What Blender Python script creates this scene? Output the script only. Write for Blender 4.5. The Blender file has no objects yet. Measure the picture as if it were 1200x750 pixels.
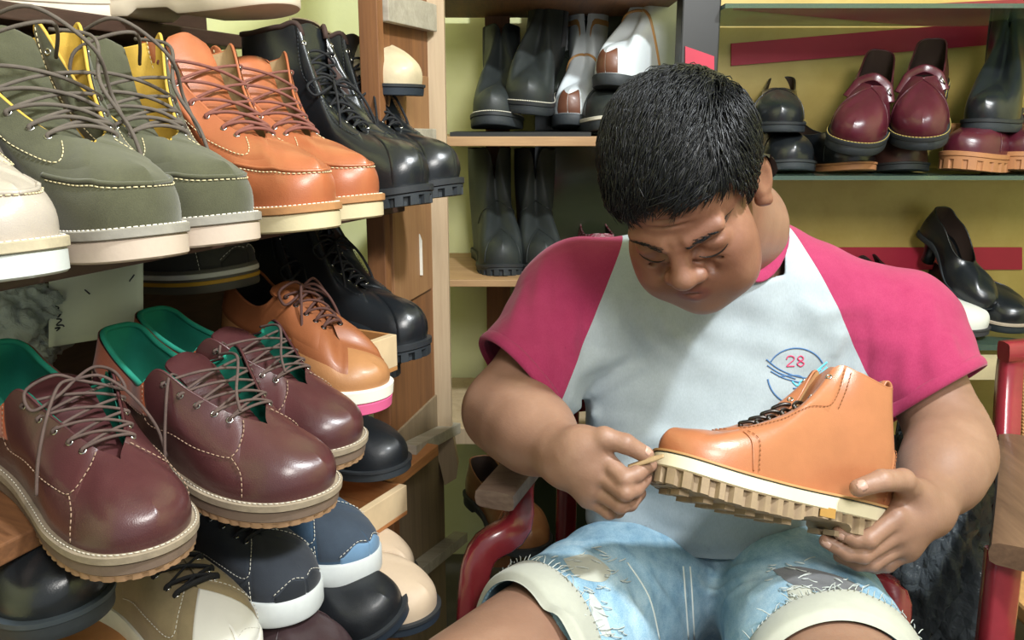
import bpy, bmesh, math, random
import numpy as np
from mathutils import Vector, Matrix, Euler, noise
random.seed(7); RNG = np.random.default_rng(7)
SC = bpy.context.scene
COL = SC.collection
PI = math.pi
R = math.radians
# ------------------------------------------------------------------ camera
CAM = Vector((0, 0, 1.10)); PITCH = R(13); FPX = 1000.0
cam_d = bpy.data.cameras.new('camera'); cam = bpy.data.objects.new('camera', cam_d); COL.objects.link(cam)
cam.location = CAM; cam.rotation_euler = (PI/2 - PITCH, 0, 0)
cam_d.sensor_width = 36; cam_d.lens = 36*FPX/1200; cam_d.clip_start = .02
SC.camera = cam
CT, ST = math.cos(PITCH), math.sin(PITCH)
def at(px, py, Y):
    """world point seen at a photo pixel, at depth Y in front of the camera"""
    u = (px-600)/FPX; v = (375-py)/FPX
    d = Vector((u, CT+v*ST, v*CT-ST)); return CAM + d*(Y/d.y)
def on(px, py, z):
    """world point seen at a photo pixel, on the level z"""
    u = (px-600)/FPX; v = (375-py)/FPX
    d = Vector((u, CT+v*ST, v*CT-ST)); return CAM + d*((z-CAM.z)/d.z)
def pix(p):
    q = Vector(p)-CAM; a = q.y*CT-q.z*ST; b = q.z*CT+q.y*ST
    return (600+FPX*q.x/a, 375-FPX*b/a)
# ------------------------------------------------------------------ objects
def tag(o, label=None, cat=None, group=None, kind=None):
    if label: o['label'] = label
    if cat: o['category'] = cat
    if group: o['group'] = group
    if kind: o['kind'] = kind
    return o
def empty(name, loc=(0, 0, 0), rot=None, M=None):
    o = bpy.data.objects.new(name, None); COL.objects.link(o); o.empty_display_size = .05
    if M is not None: o.matrix_world = M
    else:
        o.location = loc
        if rot: o.rotation_euler = rot
    return o
def thing(name, label, cat, loc=(0, 0, 0), rot=None, group=None, M=None):
    return tag(empty(name, loc, rot, M), label, cat, group)
def mesh_obj(name, v, f, mat, parent=None, smooth=True):
    me = bpy.data.meshes.new(name)
    me.from_pydata([tuple(map(float, p)) for p in v], [], [tuple(int(i) for i in q) for q in f])
    me.validate(); me.update()
    return link(name, me, mat, parent, smooth)
def link(name, me, mat, parent=None, smooth=True):
    o = bpy.data.objects.new(name, me); COL.objects.link(o)
    for m in (mat if isinstance(mat, (list, tuple)) else [mat]): me.materials.append(m)
    if smooth: me.shade_smooth()
    if parent is not None: o.parent = parent
    return o
def auto(o, deg=40):
    me = o.data; bm = bmesh.new(); bm.from_mesh(me)
    for e in bm.edges:
        if len(e.link_faces) == 2 and e.calc_face_angle(0) > R(deg): e.smooth = False
    bm.to_mesh(me); bm.free(); return o
def catmull(P, t):
    """Catmull-Rom through rows of P (n,d) at float indices t, ends clamped"""
    P = np.asarray(P, float); n = len(P); t = np.clip(np.asarray(t, float), 0, n-1-1e-9)
    i = t.astype(int); a = (t-i)[..., None]
    g = lambda j: P[np.clip(j, 0, n-1)]
    p0, p1, p2, p3 = g(i-1), g(i), g(i+1), g(i+2)
    return .5*((2*p1)+(p2-p0)*a+(2*p0-5*p1+4*p2-p3)*a*a+(3*p1-p0-3*p2+p3)*a**3)
def spline(pts, n=8):
    pts = np.asarray([tuple(p) for p in pts], float)
    return catmull(pts, np.linspace(0, len(pts)-1, (len(pts)-1)*n+1))
class MB:
    def __init__(s): s.v = []; s.f = []; s.mi = []
    def add(s, v, f, mi=0):
        b = len(s.v); s.v += [tuple(map(float, p)) for p in v]; s.f += [tuple(b+int(i) for i in q) for q in f]; s.mi += [mi]*len(f)
    def grid(s, G, closed_u=False, closed_v=False, flip=False, mi=0):
        n, m = G.shape[:2]; v = G.reshape(-1, 3); f = []
        for i in range(n if closed_u else n-1):
            for j in range(m if closed_v else m-1):
                q = [i*m+j, ((i+1) % n)*m+j, ((i+1) % n)*m+(j+1) % m, i*m+(j+1) % m]
                f.append(q[::-1] if flip else q)
        s.add(v, f, mi)
    def tube(s, pts, r, sides=6, sub=6, caps=True, mi=0, flat=1.0, up=None):
        p = spline(pts, sub) if sub > 1 else np.asarray([tuple(q) for q in pts], float)
        n = len(p); t = np.gradient(p, axis=0); t /= np.linalg.norm(t, axis=1)[:, None]+1e-12
        rr = np.full(n, r) if np.isscalar(r) else np.interp(np.linspace(0, 1, n), np.linspace(0, 1, len(r)), r)
        N = np.array(up if up is not None else (0, 0, 1.)); 
        if abs(N@t[0]) > .9: N = np.array((1., 0, 0))
        rings = []
        for i in range(n):
            N = N-(N@t[i])*t[i]; N /= np.linalg.norm(N)+1e-12; B = np.cross(t[i], N)
            a = np.arange(sides)*2*PI/sides
            rings.append(p[i]+rr[i]*(np.cos(a)[:, None]*N*flat+np.sin(a)[:, None]*B))
        b = len(s.v); s.grid(np.array(rings), closed_v=True, mi=mi)
        if caps:
            s.f += [tuple(b+j for j in range(sides))[::-1], tuple(b+(n-1)*sides+j for j in range(sides))]; s.mi += [mi]*2
    def box(s, c, d, M=None, mi=0):
        c = Vector(c); v = []
        for z in (-1, 1):
            for y in (-1, 1):
                for x in (-1, 1):
                    q = Vector((x*d[0]/2, y*d[1]/2, z*d[2]/2))
                    if M is not None: q = M @ q
                    v.append(c+q)
        s.add(v, [(0, 2, 3, 1), (4, 5, 7, 6), (0, 1, 5, 4), (2, 6, 7, 3), (0, 4, 6, 2), (1, 3, 7, 5)], mi)
    def torus(s, c, n, R0, r, seg=12, sides=6, mi=0):
        n = Vector(n).normalized(); a = n.orthogonal().normalized(); b = n.cross(a); c = Vector(c)
        G = np.array([[tuple(c+(a*math.cos(i*2*PI/seg)+b*math.sin(i*2*PI/seg))*(R0+r*math.cos(j*2*PI/sides))+n*(r*math.sin(j*2*PI/sides))) for j in range(sides)] for i in range(seg)])
        s.grid(G, True, True, mi=mi)
    def ball(s, c, r, n=8, m=6, mi=0, M=None):
        r = (r, r, r) if np.isscalar(r) else r; v = []; 
        G = np.zeros((m+1, n, 3))
        for i in range(m+1):
            for j in range(n):
                th = PI*i/m; ph = 2*PI*j/n
                q = Vector((r[0]*math.sin(th)*math.cos(ph), r[1]*math.sin(th)*math.sin(ph), r[2]*math.cos(th)))
                if M is not None: q = M @ q
                G[i, j] = Vector(c)+q
        s.grid(G, closed_v=True, mi=mi)
    def prism(s, poly, axis_vec, mi=0):
        """closed polygon of 3D points swept by axis_vec"""
        n = len(poly); a = [Vector(p) for p in poly]; b = [p+Vector(axis_vec) for p in a]
        s.add(a+b, [tuple(range(n))[::-1], tuple(range(n, 2*n))]+[(i, (i+1) % n, n+(i+1) % n, n+i) for i in range(n)], mi)
    def build(s, name, mat, parent=None, smooth=True, weld=0, bevel=0, sharp=None):
        o = mesh_obj(name, s.v, s.f, mat, parent, smooth); me = o.data
        if any(s.mi) and len(me.polygons) == len(s.mi): me.polygons.foreach_set('material_index', s.mi)
        bm = bmesh.new(); bm.from_mesh(me)
        if weld: bmesh.ops.remove_doubles(bm, verts=bm.verts, dist=weld)
        bmesh.ops.recalc_face_normals(bm, faces=bm.faces)
        if bevel: bmesh.ops.bevel(bm, geom=[e for e in bm.edges if len(e.link_faces) == 2 and e.calc_face_angle(0) > R(30)], offset=bevel, segments=2, profile=.6, affect='EDGES', clamp_overlap=True)
        if sharp or bevel:
            for e in bm.edges:
                if len(e.link_faces) == 2 and e.calc_face_angle(0) > R(sharp or 35): e.smooth = False
        bm.to_mesh(me); bm.free(); me.update(); return o
def smoothstep(a, b, x):
    t = np.clip((x-a)/(b-a), 0, 1); return t*t*(3-2*t)
# ------------------------------------------------------------------ materials
def lin(h):
    h = h.lstrip('#'); c = [int(h[i:i+2], 16)/255 for i in (0, 2, 4)]
    return tuple((x/12.92 if x <= .04045 else ((x+.055)/1.055)**2.4) for x in c)+(1,)
class NT:
    def __init__(s, name):
        s.m = bpy.data.materials.new(name); s.m.use_nodes = True; s.t = s.m.node_tree; s.n = s.t.nodes; s.l = s.t.links
        s.b = s.n['Principled BSDF']; s.tc = s.n.new('ShaderNodeTexCoord')
    def new(s, ty, **k):
        n = s.n.new(ty)
        for a, b in k.items():
            if a in n.inputs: n.inputs[a].default_value = b
            else: setattr(n, a, b)
        return n
    def vec(s, scale=(1, 1, 1), co='Object', rot=(0, 0, 0)):
        mp = s.new('ShaderNodeMapping'); mp.inputs['Scale'].default_value = scale; mp.inputs['Rotation'].default_value = rot
        s.l.new(s.tc.outputs[co], mp.inputs['Vector']); return mp.outputs[0]
    def noise(s, scale, detail=3, rough=.55, vec=None, dist=0):
        n = s.new('ShaderNodeTexNoise', Scale=scale, Detail=detail, Roughness=rough, Distortion=dist)
        s.l.new(vec if vec is not None else s.tc.outputs['Object'], n.inputs['Vector']); return n.outputs['Fac']
    def ramp(s, fac, stops):
        r = s.new('ShaderNodeValToRGB'); e = r.color_ramp.elements
        while len(e) < len(stops): e.new(.5)
        for q, (p, c) in zip(e, stops): q.position = p; q.color = c if len(c) == 4 else tuple(c)+(1,)
        s.l.new(fac, r.inputs[0]); return r.outputs[0]
    def mix(s, fac, a, b, mode='MIX'):
        n = s.new('ShaderNodeMix', data_type='RGBA', blend_type=mode)
        for k, val in ((0, fac), (6, a), (7, b)):
            if hasattr(val, 'is_output') or isinstance(val, bpy.types.NodeSocket): s.l.new(val, n.inputs[k])
            else: n.inputs[k].default_value = val
        return n.outputs[2]
    def bump(s, h, strength=.3, dist=.001):
        n = s.new('ShaderNodeBump', Strength=strength, Distance=dist); s.l.new(h, n.inputs['Height'])
        old = s.b.inputs['Normal'].links
        if old: s.l.new(old[0].from_socket, n.inputs['Normal'])
        s.l.new(n.outputs[0], s.b.inputs['Normal'])
    def set(s, **k):
        for a, v in k.items():
            i = s.b.inputs[a.replace('_', ' ')]
            if isinstance(v, bpy.types.NodeSocket): s.l.new(v, i)
            else: i.default_value = v
        return s
def vary(c, k): return tuple(min(1, x*k) for x in c[:3])+(1,)
MATS = {}
def leather(name, hx, rough=.38, var=.25, coat=.15, grain=900, gs=.25, spec=.5):
    if name in MATS: return MATS[name]
    s = NT(name); c = lin(hx)
    f = s.noise(14, 4, .6); s.set(Base_Color=s.ramp(f, [(.3, vary(c, 1-var)), (.7, vary(c, 1+var*.6))]))
    s.set(Roughness=rough, Coat_Weight=coat, Coat_Roughness=.22); s.b.inputs['Specular IOR Level'].default_value = spec
    v = s.new('ShaderNodeTexVoronoi', Scale=grain); s.l.new(s.tc.outputs['Object'], v.inputs['Vector'])
    s.bump(v.outputs['Distance'], gs, .0004); s.bump(s.noise(45, 3), .25, .002)
    MATS[name] = s.m; return s.m
def suede(name, hx, var=.22):
    if name in MATS: return MATS[name]
    s = NT(name); c = lin(hx); f = s.noise(35, 5, .65); f2 = s.noise(900, 2)
    col = s.mix(.35, s.ramp(f, [(.3, vary(c, 1-var)), (.7, vary(c, 1+var))]), s.ramp(f2, [(.3, vary(c, .7)), (.7, vary(c, 1.3))]))
    s.set(Base_Color=col, Roughness=.95, Sheen_Weight=.25, Sheen_Roughness=.5); s.b.inputs['Specular IOR Level'].default_value = .15
    s.bump(f2, .35, .0006); MATS[name] = s.m; return s.m
def plain(name, hx, rough=.5, var=.1, nscale=20, metal=0, spec=.5, bump=0, bscale=200, coat=0, bdist=.001):
    if name in MATS: return MATS[name]
    s = NT(name); c = lin(hx)
    s.set(Base_Color=s.ramp(s.noise(nscale, 4, .6), [(.3, vary(c, 1-var)), (.7, vary(c, 1+var))]), Roughness=rough, Metallic=metal, Coat_Weight=coat)
    s.b.inputs['Specular IOR Level'].default_value = spec
    if bump: s.bump(s.noise(bscale, 3), bump, bdist)
    MATS[name] = s.m; return s.m
def wood(name, h1, h2, scale=(1, 1, .06), rough=.6, k=60, bump=.3, wear=0):
    if name in MATS: return MATS[name]
    s = NT(name); v = s.vec(scale); f = s.noise(k, 5, .62, v, .6); g = s.noise(k*5, 3, .6, v)
    col = s.mix(.3, s.ramp(f, [(.28, lin(h1)), (.72, lin(h2))]), s.ramp(g, [(.3, lin(h1)), (.7, lin(h2))]))
    if wear: col = s.mix(s.ramp(s.noise(9, 5, .7), [(.5, (0, 0, 0, 1)), (.68, (wear, wear, wear, 1))]), col, vary(lin(h1), .35))
    s.set(Base_Color=col, Roughness=rough); s.bump(g, bump, .001); MATS[name] = s.m; return s.m
def fabric(name, hx, var=.12, weave=1400, rough=.9):
    if name in MATS: return MATS[name]
    s = NT(name); c = lin(hx); f = s.noise(22, 5, .65)
    s.set(Base_Color=s.ramp(f, [(.3, vary(c, 1-var)), (.7, vary(c, 1+var))]), Roughness=rough, Sheen_Weight=.15); s.b.inputs['Specular IOR Level'].default_value = .2
    s.bump(s.noise(weave, 2), .4, .0005); MATS[name] = s.m; return s.m
def metal(name, hx, rough=.3):
    return plain(name, hx, rough, .05, 50, 1)
# ------------------------------------------------------------------ shoes
OUT = np.array([(0, 0), (.006, .40), (.035, .64), (.12, .76), (.25, .74), (.40, .75), (.56, .88), (.70, 1.0), (.83, .96), (.925, .76), (.98, .42), (1, 0)])
# top edge: heel back .. collar .. throat corner(6) .. facing .. vamp point(8) .. toe ridge .. toe tip : x/L, y, z (m, above the sole)
TOPS = {
 'derby':  [(.015, 0, .088), (.02, .017, .087), (.06, .027, .083), (.15, .031, .070), (.28, .031, .062), (.39, .031, .073), (.465, .020, .097), (.57, .013, .083), (.69, .006, .066), (.77, 0, .056), (.88, 0, .045), (.96, 0, .035)],
 'boot':   [(.00, 0, .150), (.00, .020, .150), (.04, .034, .149), (.12, .038, .147), (.20, .040, .150), (.27, .036, .155), (.345, .022, .158), (.44, .014, .118), (.60, .008, .083), (.70, 0, .070), (.85, 0, .058), (.95, 0, .045)],
 'moc':    [(.01, 0, .140), (.01, .020, .140), (.05, .033, .139), (.13, .038, .136), (.20, .041, .138), (.26, .040, .143), (.32, .030, .148), (.43, .019, .104), (.60, .010, .070), (.70, 0, .061), (.85, 0, .050), (.955, 0, .042)],
 'tall':   [(.02, 0, .200), (.02, .024, .200), (.06, .042, .200), (.14, .048, .200), (.22, .048, .203), (.29, .040, .208), (.36, .024, .210), (.42, .015, .132), (.58, .008, .086), (.68, 0, .074), (.84, 0, .064), (.95, 0, .050)],
 'sneak':  [(.01, 0, .072), (.015, .017, .072), (.06, .028, .070), (.15, .032, .060), (.27, .032, .055), (.36, .031, .064), (.42, .021, .082), (.53, .015, .074), (.67, .011, .058), (.74, 0, .054), (.87, 0, .044), (.955, 0, .034)],
 'chelsea':[(-.02, 0, .185), (-.02, .022, .185), (.02, .038, .184), (.10, .044, .182), (.18, .045, .182), (.25, .036, .184), (.31, .012, .186), (.34, 0, .160), (.46, 0, .105), (.64, 0, .072), (.85, 0, .056), (.95, 0, .044)],
 'engineer':[(.00, 0, .225), (.00, .026, .225), (.04, .044, .225), (.12, .052, .225), (.20, .052, .225), (.28, .042, .225), (.35, .014, .225), (.37, 0, .16), (.48, 0, .108), (.66, 0, .074), (.85, 0, .060), (.95, 0, .048)],
 'slip':   [(.015, 0, .070), (.02, .017, .069), (.06, .027, .066), (.15, .031, .055), (.27, .033, .049), (.40, .033, .050), (.50, .026, .056), (.56, .014, .062), (.60, 0, .063), (.70, 0, .058), (.85, 0, .048), (.95, 0, .038)],
 'mary':   [(.015, 0, .080), (.02, .017, .079), (.06, .027, .075), (.15, .031, .062), (.27, .033, .054), (.38, .033, .054), (.46, .026, .062), (.52, .014, .068), (.56, 0, .070), (.68, 0, .063), (.85, 0, .052), (.95, 0, .040)],
}
MM = {'low': [.05, .05, .05, .1, .1, .15, .5, .72, .97, 1, 1, 1], 'boot': [.05, .05, .05, .05, .05, .1, .35, .6, .85, 1, 1, 1], 'tall': [.0, .0, .0, .0, .0, .05, .1, .5, .85, 1, 1, 1]}
class Shoe:
    def __init__(s, root, top='derby', L=.285, W=.050, T=(.030, .022), sgn=1, spring=.008, bulge=.004, m=None, lift=1.0, toe=1.0, wide=1.0, flare=0):
        s.root = root; s.L = L; s.W = W; s.T = T; s.sg = sgn; s.spring = spring
        s.out = OUT.copy(); s.out[:, 0] *= L; s.out[:, 1] *= W
        tp = np.array(TOPS[top] if isinstance(top, str) else top, float); tp[:, 0] *= L; tp[:, 2] *= lift; tp[:, 1] *= wide
        tp[9:, 2] *= toe
        if flare: tp[4:9, 1] += np.array([.2, .7, 1, .85, .5])*flare
        s.top = tp
        if m is None: m = 'tall' if tp[0, 2] > .2 else 'boot' if tp[0, 2] > .12 else 'low'
        s.m = np.array(MM[m] if isinstance(m, str) else m, float)[:, None]; s.m[5:9, 0] = [.05, .05, .1, .4] if flare > .015 else s.m[5:9, 0]; s.bulge = bulge
        s.open_end = (8.9 if flare > .015 else 8.0) if tp[7, 1] > 1e-6 else 6.6
        s.child = []
    def Tz(s, x):
        f = np.clip(x/s.L, 0, 1); return s.T[0]+(s.T[1]-s.T[0])*smoothstep(.2, .6, f)
    def zs(s, x):
        f = np.clip((x/s.L-.66)/.34, 0, 1.2); return s.spring*f*f
    def bend(s, x, y): return y+s.sg*.010*np.sin(PI*np.clip(x/s.L, -.1, 1.1)-.6)-s.sg*0.004
    def S0(s, t, u, sgn):
        t = np.asarray(t, float)+0*np.asarray(u, float); u = np.asarray(u, float)+0*t
        Pt = np.vstack([s.out[1]*[1, -1], s.out, s.out[-2]*[1, -1]])
        b = catmull(Pt, np.clip(t, 0, 11)+1)
        Tt = np.vstack([s.top[1]*[1, -1, 1], s.top, s.top[-1]])
        tp = catmull(Tt, np.clip(t, 0, 11)+1); tp[..., 1] = np.maximum(tp[..., 1], 0)
        m = catmull(s.m, t)
        b0 = np.stack([b[..., 0], np.maximum(b[..., 1], 0), 0*t], -1)
        d = b0-tp; d[..., 2] = 0; dl = np.linalg.norm(d, axis=-1, keepdims=True)+1e-9
        h = tp[..., 2:3]
        cx = np.clip(b0[..., 0:1], .15*s.L, .72*s.L); n = np.concatenate([b0[..., 0:1]-cx, b0[..., 1:2], 0*h], -1); n /= np.linalg.norm(n, axis=-1, keepdims=True)+1e-9
        e3 = np.array([0, 0, 1.])
        k1 = .42*(1-m)+.62*m
        p1 = b0+n*s.bulge+e3*h*k1
        tv = -e3*h*.42+d*.10+n*.002
        tq = np.clip(t, .03, 10.97); ta, tb = catmull(Tt, tq+.98), catmull(Tt, tq+1.02); dx = tb[..., 0]-ta[..., 0]; sl = np.clip((tb[..., 2]-ta[..., 2])/np.where(np.abs(dx) < 1e-6, 1e-6, dx), -1.2, .6)
        th = d*.62; th[..., 2] += (th[..., 0]*sl*smoothstep(8.2, 9.2, t)); th[..., 2:3] -= h*.02*(1-smoothstep(8.2, 9.2, t))[..., None]
        p2 = tp+tv*(1-m)+th*m
        u = u[..., None]; a = 1-u
        p = a**3*b0+3*a*a*u*p1+3*a*u*u*p2+u**3*tp
        p[..., 1] *= sgn
        return p
    def fin(s, p):
        q = p.copy(); q[..., 1] = s.bend(p[..., 0], p[..., 1]); q[..., 2] = p[..., 2]+s.Tz(p[..., 0])+s.zs(p[..., 0]); return q
    def S(s, t, u, sgn, off=0):
        p = s.S0(t, u, sgn)
        if np.any(off):
            e = 2e-3; u2 = np.clip(np.asarray(u, float), e, 1-e)
            pt = s.S0(np.clip(t, .02, 10.98)+.015, u2, sgn)-s.S0(np.clip(t, .02, 10.98)-.015, u2, sgn); pu = s.S0(t, u2+e, sgn)-s.S0(t, u2-e, sgn)
            n = np.cross(pt, pu); n /= np.linalg.norm(n, axis=-1, keepdims=True)+1e-12
            c = p.copy(); c[..., 0] = np.clip(p[..., 0], .16*s.L, .74*s.L); c[..., 1] = 0; c[..., 2] *= .55
            n *= np.sign((n*(p-c)).sum(-1, keepdims=True)); o = np.asarray(off, float)
            p = p+n*(o[..., None] if o.ndim else o)
        return s.fin(p)
    def pt(s, t, u, sgn, off=0): return s.S(np.array([t]), np.array([u]), sgn, off)[0]
    # --- parts
    def upper(s, mat, NTt=72, NU=16, name='upper', t0=0, t1=11):
        mb = MB(); tt = np.linspace(t0, t1, NTt)
        for sg in (1, -1):
            T, U = np.meshgrid(tt, np.linspace(0, 1, NU), indexing='ij')
            mb.grid(s.S(T, U, sg), flip=sg < 0)
        return mb.build(name, mat, s.root, weld=.0006)
    def patch(s, name, mat, t, u, off=.0012, sides=(1, -1), nt=24, nu=10, parent=None, edge=True, weld=.0005):
        """a panel lying on the upper: t, u are (a, b); entries of t may be functions of u, entries of u functions of t"""
        mb = MB()
        for sg in sides:
            A, B = np.meshgrid(np.linspace(0, 1, nt), np.linspace(0, 1, nu), indexing='ij')
            fv = lambda q, w: q(w) if callable(q) else q
            uu = None
            if callable(u[0]) or callable(u[1]):
                T = t[0]+(t[1]-t[0])*A; U = fv(u[0], T)+(fv(u[1], T)-fv(u[0], T))*B
            else:
                U = u[0]+(u[1]-u[0])*B; T = fv(t[0], U)+(fv(t[1], U)-fv(t[0], U))*A
            O = np.full(T.shape, off)
            if edge and off > 0:
                O[0, :] = O[-1, :] = -.0003; O[:, 0] = -.0003
                if not (np.ndim(u[1]) == 0 and not callable(u[1]) and u[1] >= .999): O[:, -1] = -.0003
                w = np.linspace(0, 1, nt); 
            mb.grid(s.S(T, U, sg, O), flip=sg < 0)
        return mb.build(name, mat, parent or s.root, weld=weld)
    def lining(s, mat, t1=None, u0=.2, off=-.0032, name='lining'):
        t1 = t1 or s.open_end
        return s.patch(name, mat, (0, t1), (u0, 1), off, edge=False, nt=40, nu=10)
    def rim(s, mat, r=.0017, t0=0, t1=None, name='collar_edge', off=-.0012):
        mb = MB(); t1 = t1 or s.open_end; n = 50
        a = s.S(np.linspace(t1, t0, n), np.ones(n), 1, off); b = s.S(np.linspace(t0, t1, n), np.ones(n), -1, off)
        mb.tube(np.vstack([a, b[1:]]), r, 6, 1); return mb.build(name, mat, s.root)
    def line(s, path, mat, name='stitching', dash=.0034, gap=.0018, r=.00055, off=.0006, sides=(1, -1), solid=False, parent=None):
        """thread or seam along (t,u) control points"""
        mb = MB()
        for pth in (path if isinstance(path[0][0], (tuple, list)) else [path]):
            q = spline([(a, b, 0) for a, b in pth], 14)
            for sg in sides:
                P = s.S(q[:, 0], q[:, 1], sg, off)
                if solid: mb.tube(P, r, 5, 1); continue
                L = np.concatenate([[0], np.cumsum(np.linalg.norm(np.diff(P, axis=0), axis=1))]); x = 0
                while x < L[-1]-dash:
                    k = np.array([x, x+dash]); mb.tube(np.stack([np.interp(k, L, P[:, c]) for c in range(3)], 1), r, 4, 1); x += dash+gap
        return mb.build(name, mat, parent or s.root)
    def outline(s, off=0, n=60):
        tt = np.linspace(0, 11, n); Pt = np.vstack([s.out[1]*[1, -1], s.out, s.out[-2]*[1, -1]])
        p = catmull(Pt, tt+1); full = np.vstack([p, (p*[1, -1])[-2:0:-1]])
        d = np.roll(full, -1, 0)-np.roll(full, 1, 0); nn = np.stack([d[:, 1], -d[:, 0]], 1); nn /= np.linalg.norm(nn, axis=1)[:, None]+1e-9
        nn *= -1 if nn[n-1, 0] < 0 else 1
        return full, nn
    def sole(s, name, mat, f0, f1, off=.004, rnd=.0015, lug=None, arch=0, taper=0, n=60, parent=None):
        """layer of the sole between fractions f0..f1 of its thickness; lug=(count, depth, fraction)"""
        full, nn = s.outline(n=n if not lug else 130); N = len(full)
        seg = np.linalg.norm(np.diff(np.vstack([full, full[:1]]), axis=0), axis=1); arc = np.concatenate([[0], np.cumsum(seg)[:-1]])/seg.sum()
        prof = [(f0, off-rnd-taper), (f0+.10*(f1-f0), off-taper*.9), (f0+.5*(f1-f0), off-taper*.4), (f1-.10*(f1-f0), off), (f1, off-rnd)]
        if lug: prof = [(f0, off-.003), (f0+.02, off), (f0+lug[2]*(f1-f0), off), (f0+(lug[2]+.02)*(f1-f0), off), (f1-.05*(f1-f0), off), (f1, off-rnd)]
        rings = []
        for k, (f, o) in enumerate(prof):
            oo = np.full(N, o)
            if lug and k < 3: oo = o-lug[1]*((arc*lug[0]) % 1 < .36)
            p = full+nn*oo[:, None]; x = p[:, 0]
            ff = f
            if arch and f < .5: ff = f+arch*smoothstep(.22, .26, x/s.L)*(1-smoothstep(.42, .50, x/s.L))
            z = s.zs(x)+ff*s.Tz(x)
            rings.append(np.stack([x, s.bend(x, p[:, 1]), z], 1))
        mb = MB(); G = np.array(rings); mb.grid(G, closed_v=True)
        h = N//2
        for ri, fl in ((0, True), (len(prof)-1, False)):
            f = []
            b = ri*N
            for i in range(1, h):
                a, c, d, e = b+i, b+i+1, b+(N-i-1) % N, b+(N-i) % N
                f.append((a, c, d, e) if not fl else (e, d, c, a))
            f.append((b, b+1, b+N-1) if not fl else (b+N-1, b+1, b))
            mb.f += f; mb.mi += [0]*len(f)
        return mb.build(name, mat, parent or s.root, sharp=42)
    def insole(s, mat, name='insole'):
        full, nn = s.outline(-.004, 40); p = full-nn*.005; N = len(p); x = p[:, 0]
        v = np.stack([x, s.bend(x, p[:, 1]), s.Tz(x)+s.zs(x)+.004], 1); mb = MB()
        f = [(0, 1, N-1)]+[(i, i+1, N-i-1, N-i) for i in range(1, N//2)]
        mb.add(v, f); return mb.build(name, mat, s.root)
    def tongue(s, mat, rise=.018, w=.027, name='tongue', lean=0, drop=.004, t0=6.0, t1=9.0, curl=.006, mb_only=False):
        mb = MB(); tt = np.linspace(t1, t0, 14); P = []
        for t in tt:
            a = s.S0(np.array([t]), np.array([1.]), 1)[0]; a = a.copy(); a[1] = 0; P.append(a)
        P = np.array(P); d = P[-1]-P[-3]; d /= np.linalg.norm(d)
        ex = [P[-1]+d*rise*f+np.array([lean*f*f, 0, 0]) for f in (.33, .66, .9, 1.0)]; P = np.vstack([P, ex])
        ww = np.concatenate([np.linspace(w*.6, w, 14), [w*1.02, w*.95, w*.75, w*.55]])
        for sgn2, dr in ((1, drop), (-1, drop+.003)):
            G = []
            for p, q in zip(P, ww):
                row = []
                for b in np.linspace(-1, 1, 9):
                    z = -dr*1.0-curl*b*b; row.append((p[0]-(-z)*.55, b*q, p[2]+z*.8))
                G.append(row)
            mb.grid(s.fin(np.array(G)), flip=sgn2 < 0)
        return mb.build(name, mat, s.root, weld=.0001)
    def eyelets(s, mat, ts, u=.93, r=.0028, name='eyelet', hook_from=99, sides=(1, -1), off=.0012):
        for sg in sides:
            for k, t in enumerate(ts):
                mb = MB(); c = s.pt(t, u, sg, off); c2 = s.pt(t, u, sg, off+.002); mb.torus(c, c2-c, r, r*.42, 10, 5)
                if k >= hook_from:
                    mb.ball(c2, .0022, 6, 5)
                mb.build(name, mat, s.root)
    def laces(s, mat, ts, u=.93, r=.0016, name='laces', ends=True, arch=.006, ladder=False, loops=None, flat=1.0, lift=.002):
        mb = MB(); n = len(ts)
        E = {(k, sg): s.pt(t, u, sg, .002) for k, t in enumerate(ts) for sg in (1, -1)}
        def bar(a, b, h=arch):
            m = (a+b)/2+np.array([.35, 0, .94])*h; o = np.array([.35, 0, .94])*lift
            mb.tube([a-o*1.5, a+o, a*.75+b*.25+(m-(a+b)/2)*.8+o*.5, m+o*.5, a*.25+b*.75+(m-(a+b)/2)*.8+o*.5, b+o, b-o*1.5], r, 6, 5, flat=flat)
        for k in range(n):
            if ladder or k == n-1: bar(E[k, 1], E[k, -1])
            if k < n-1 and not ladder:
                bar(E[k, 1], E[k+1, -1], arch); bar(E[k, -1], E[k+1, 1], arch*1.5)
        for lp in (loops or []): mb.tube([s.fin(np.array(q, float)) for q in lp], r, 6, 8, flat=flat)
        return mb.build(name, mat, s.root)
def bow(c, size=.03, drop=.05, sp=.02):
    """two loops and two hanging ends around point c (shoe space)"""
    c = np.array(c, float); out = []
    for sg in (1, -1):
        out.append([c, c+(0.0, sg*size*.5, .008), c+(-.006, sg*size*1.1, -.004), c+(.008, sg*size*1.15, -.016), c+(.012, sg*size*.6, -.006), c])
        out.append([c, c+(.01, sg*sp*.6, .003), c+(.026, sg*sp*1.2, -.014), c+(.04, sg*sp*1.7, -.014-drop*.5), c+(.046, sg*sp*1.9, -.014-drop)])
    return out
def place(root, ground, yaw, pitch=0, roll=0, at_x=.21):
    """local point (at_x,0,0) of the shoe goes to 'ground'; yaw = heading from +X, turned towards the camera; pitch = toe down"""
    M = Matrix.Translation(ground) @ Matrix.Rotation(-R(yaw), 4, 'Z') @ Matrix.Rotation(R(pitch), 4, 'Y') @ Matrix.Rotation(R(roll), 4, 'X') @ Matrix.Translation((-at_x, 0, 0))
    root.matrix_world = M; return root
EYE = metal('eyelet_metal', '#b9b7b2', .25); EYE_D = metal('eyelet_dark', '#4a4644', .35)
BLK = leather('black_leather', '#1d2023', .28, .2, .35); BLK_R = plain('black_rubber', '#2a2f33', .6, .15, 30, bump=.2)
INS = plain('insole_dark', '#2a211b', .9)
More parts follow.
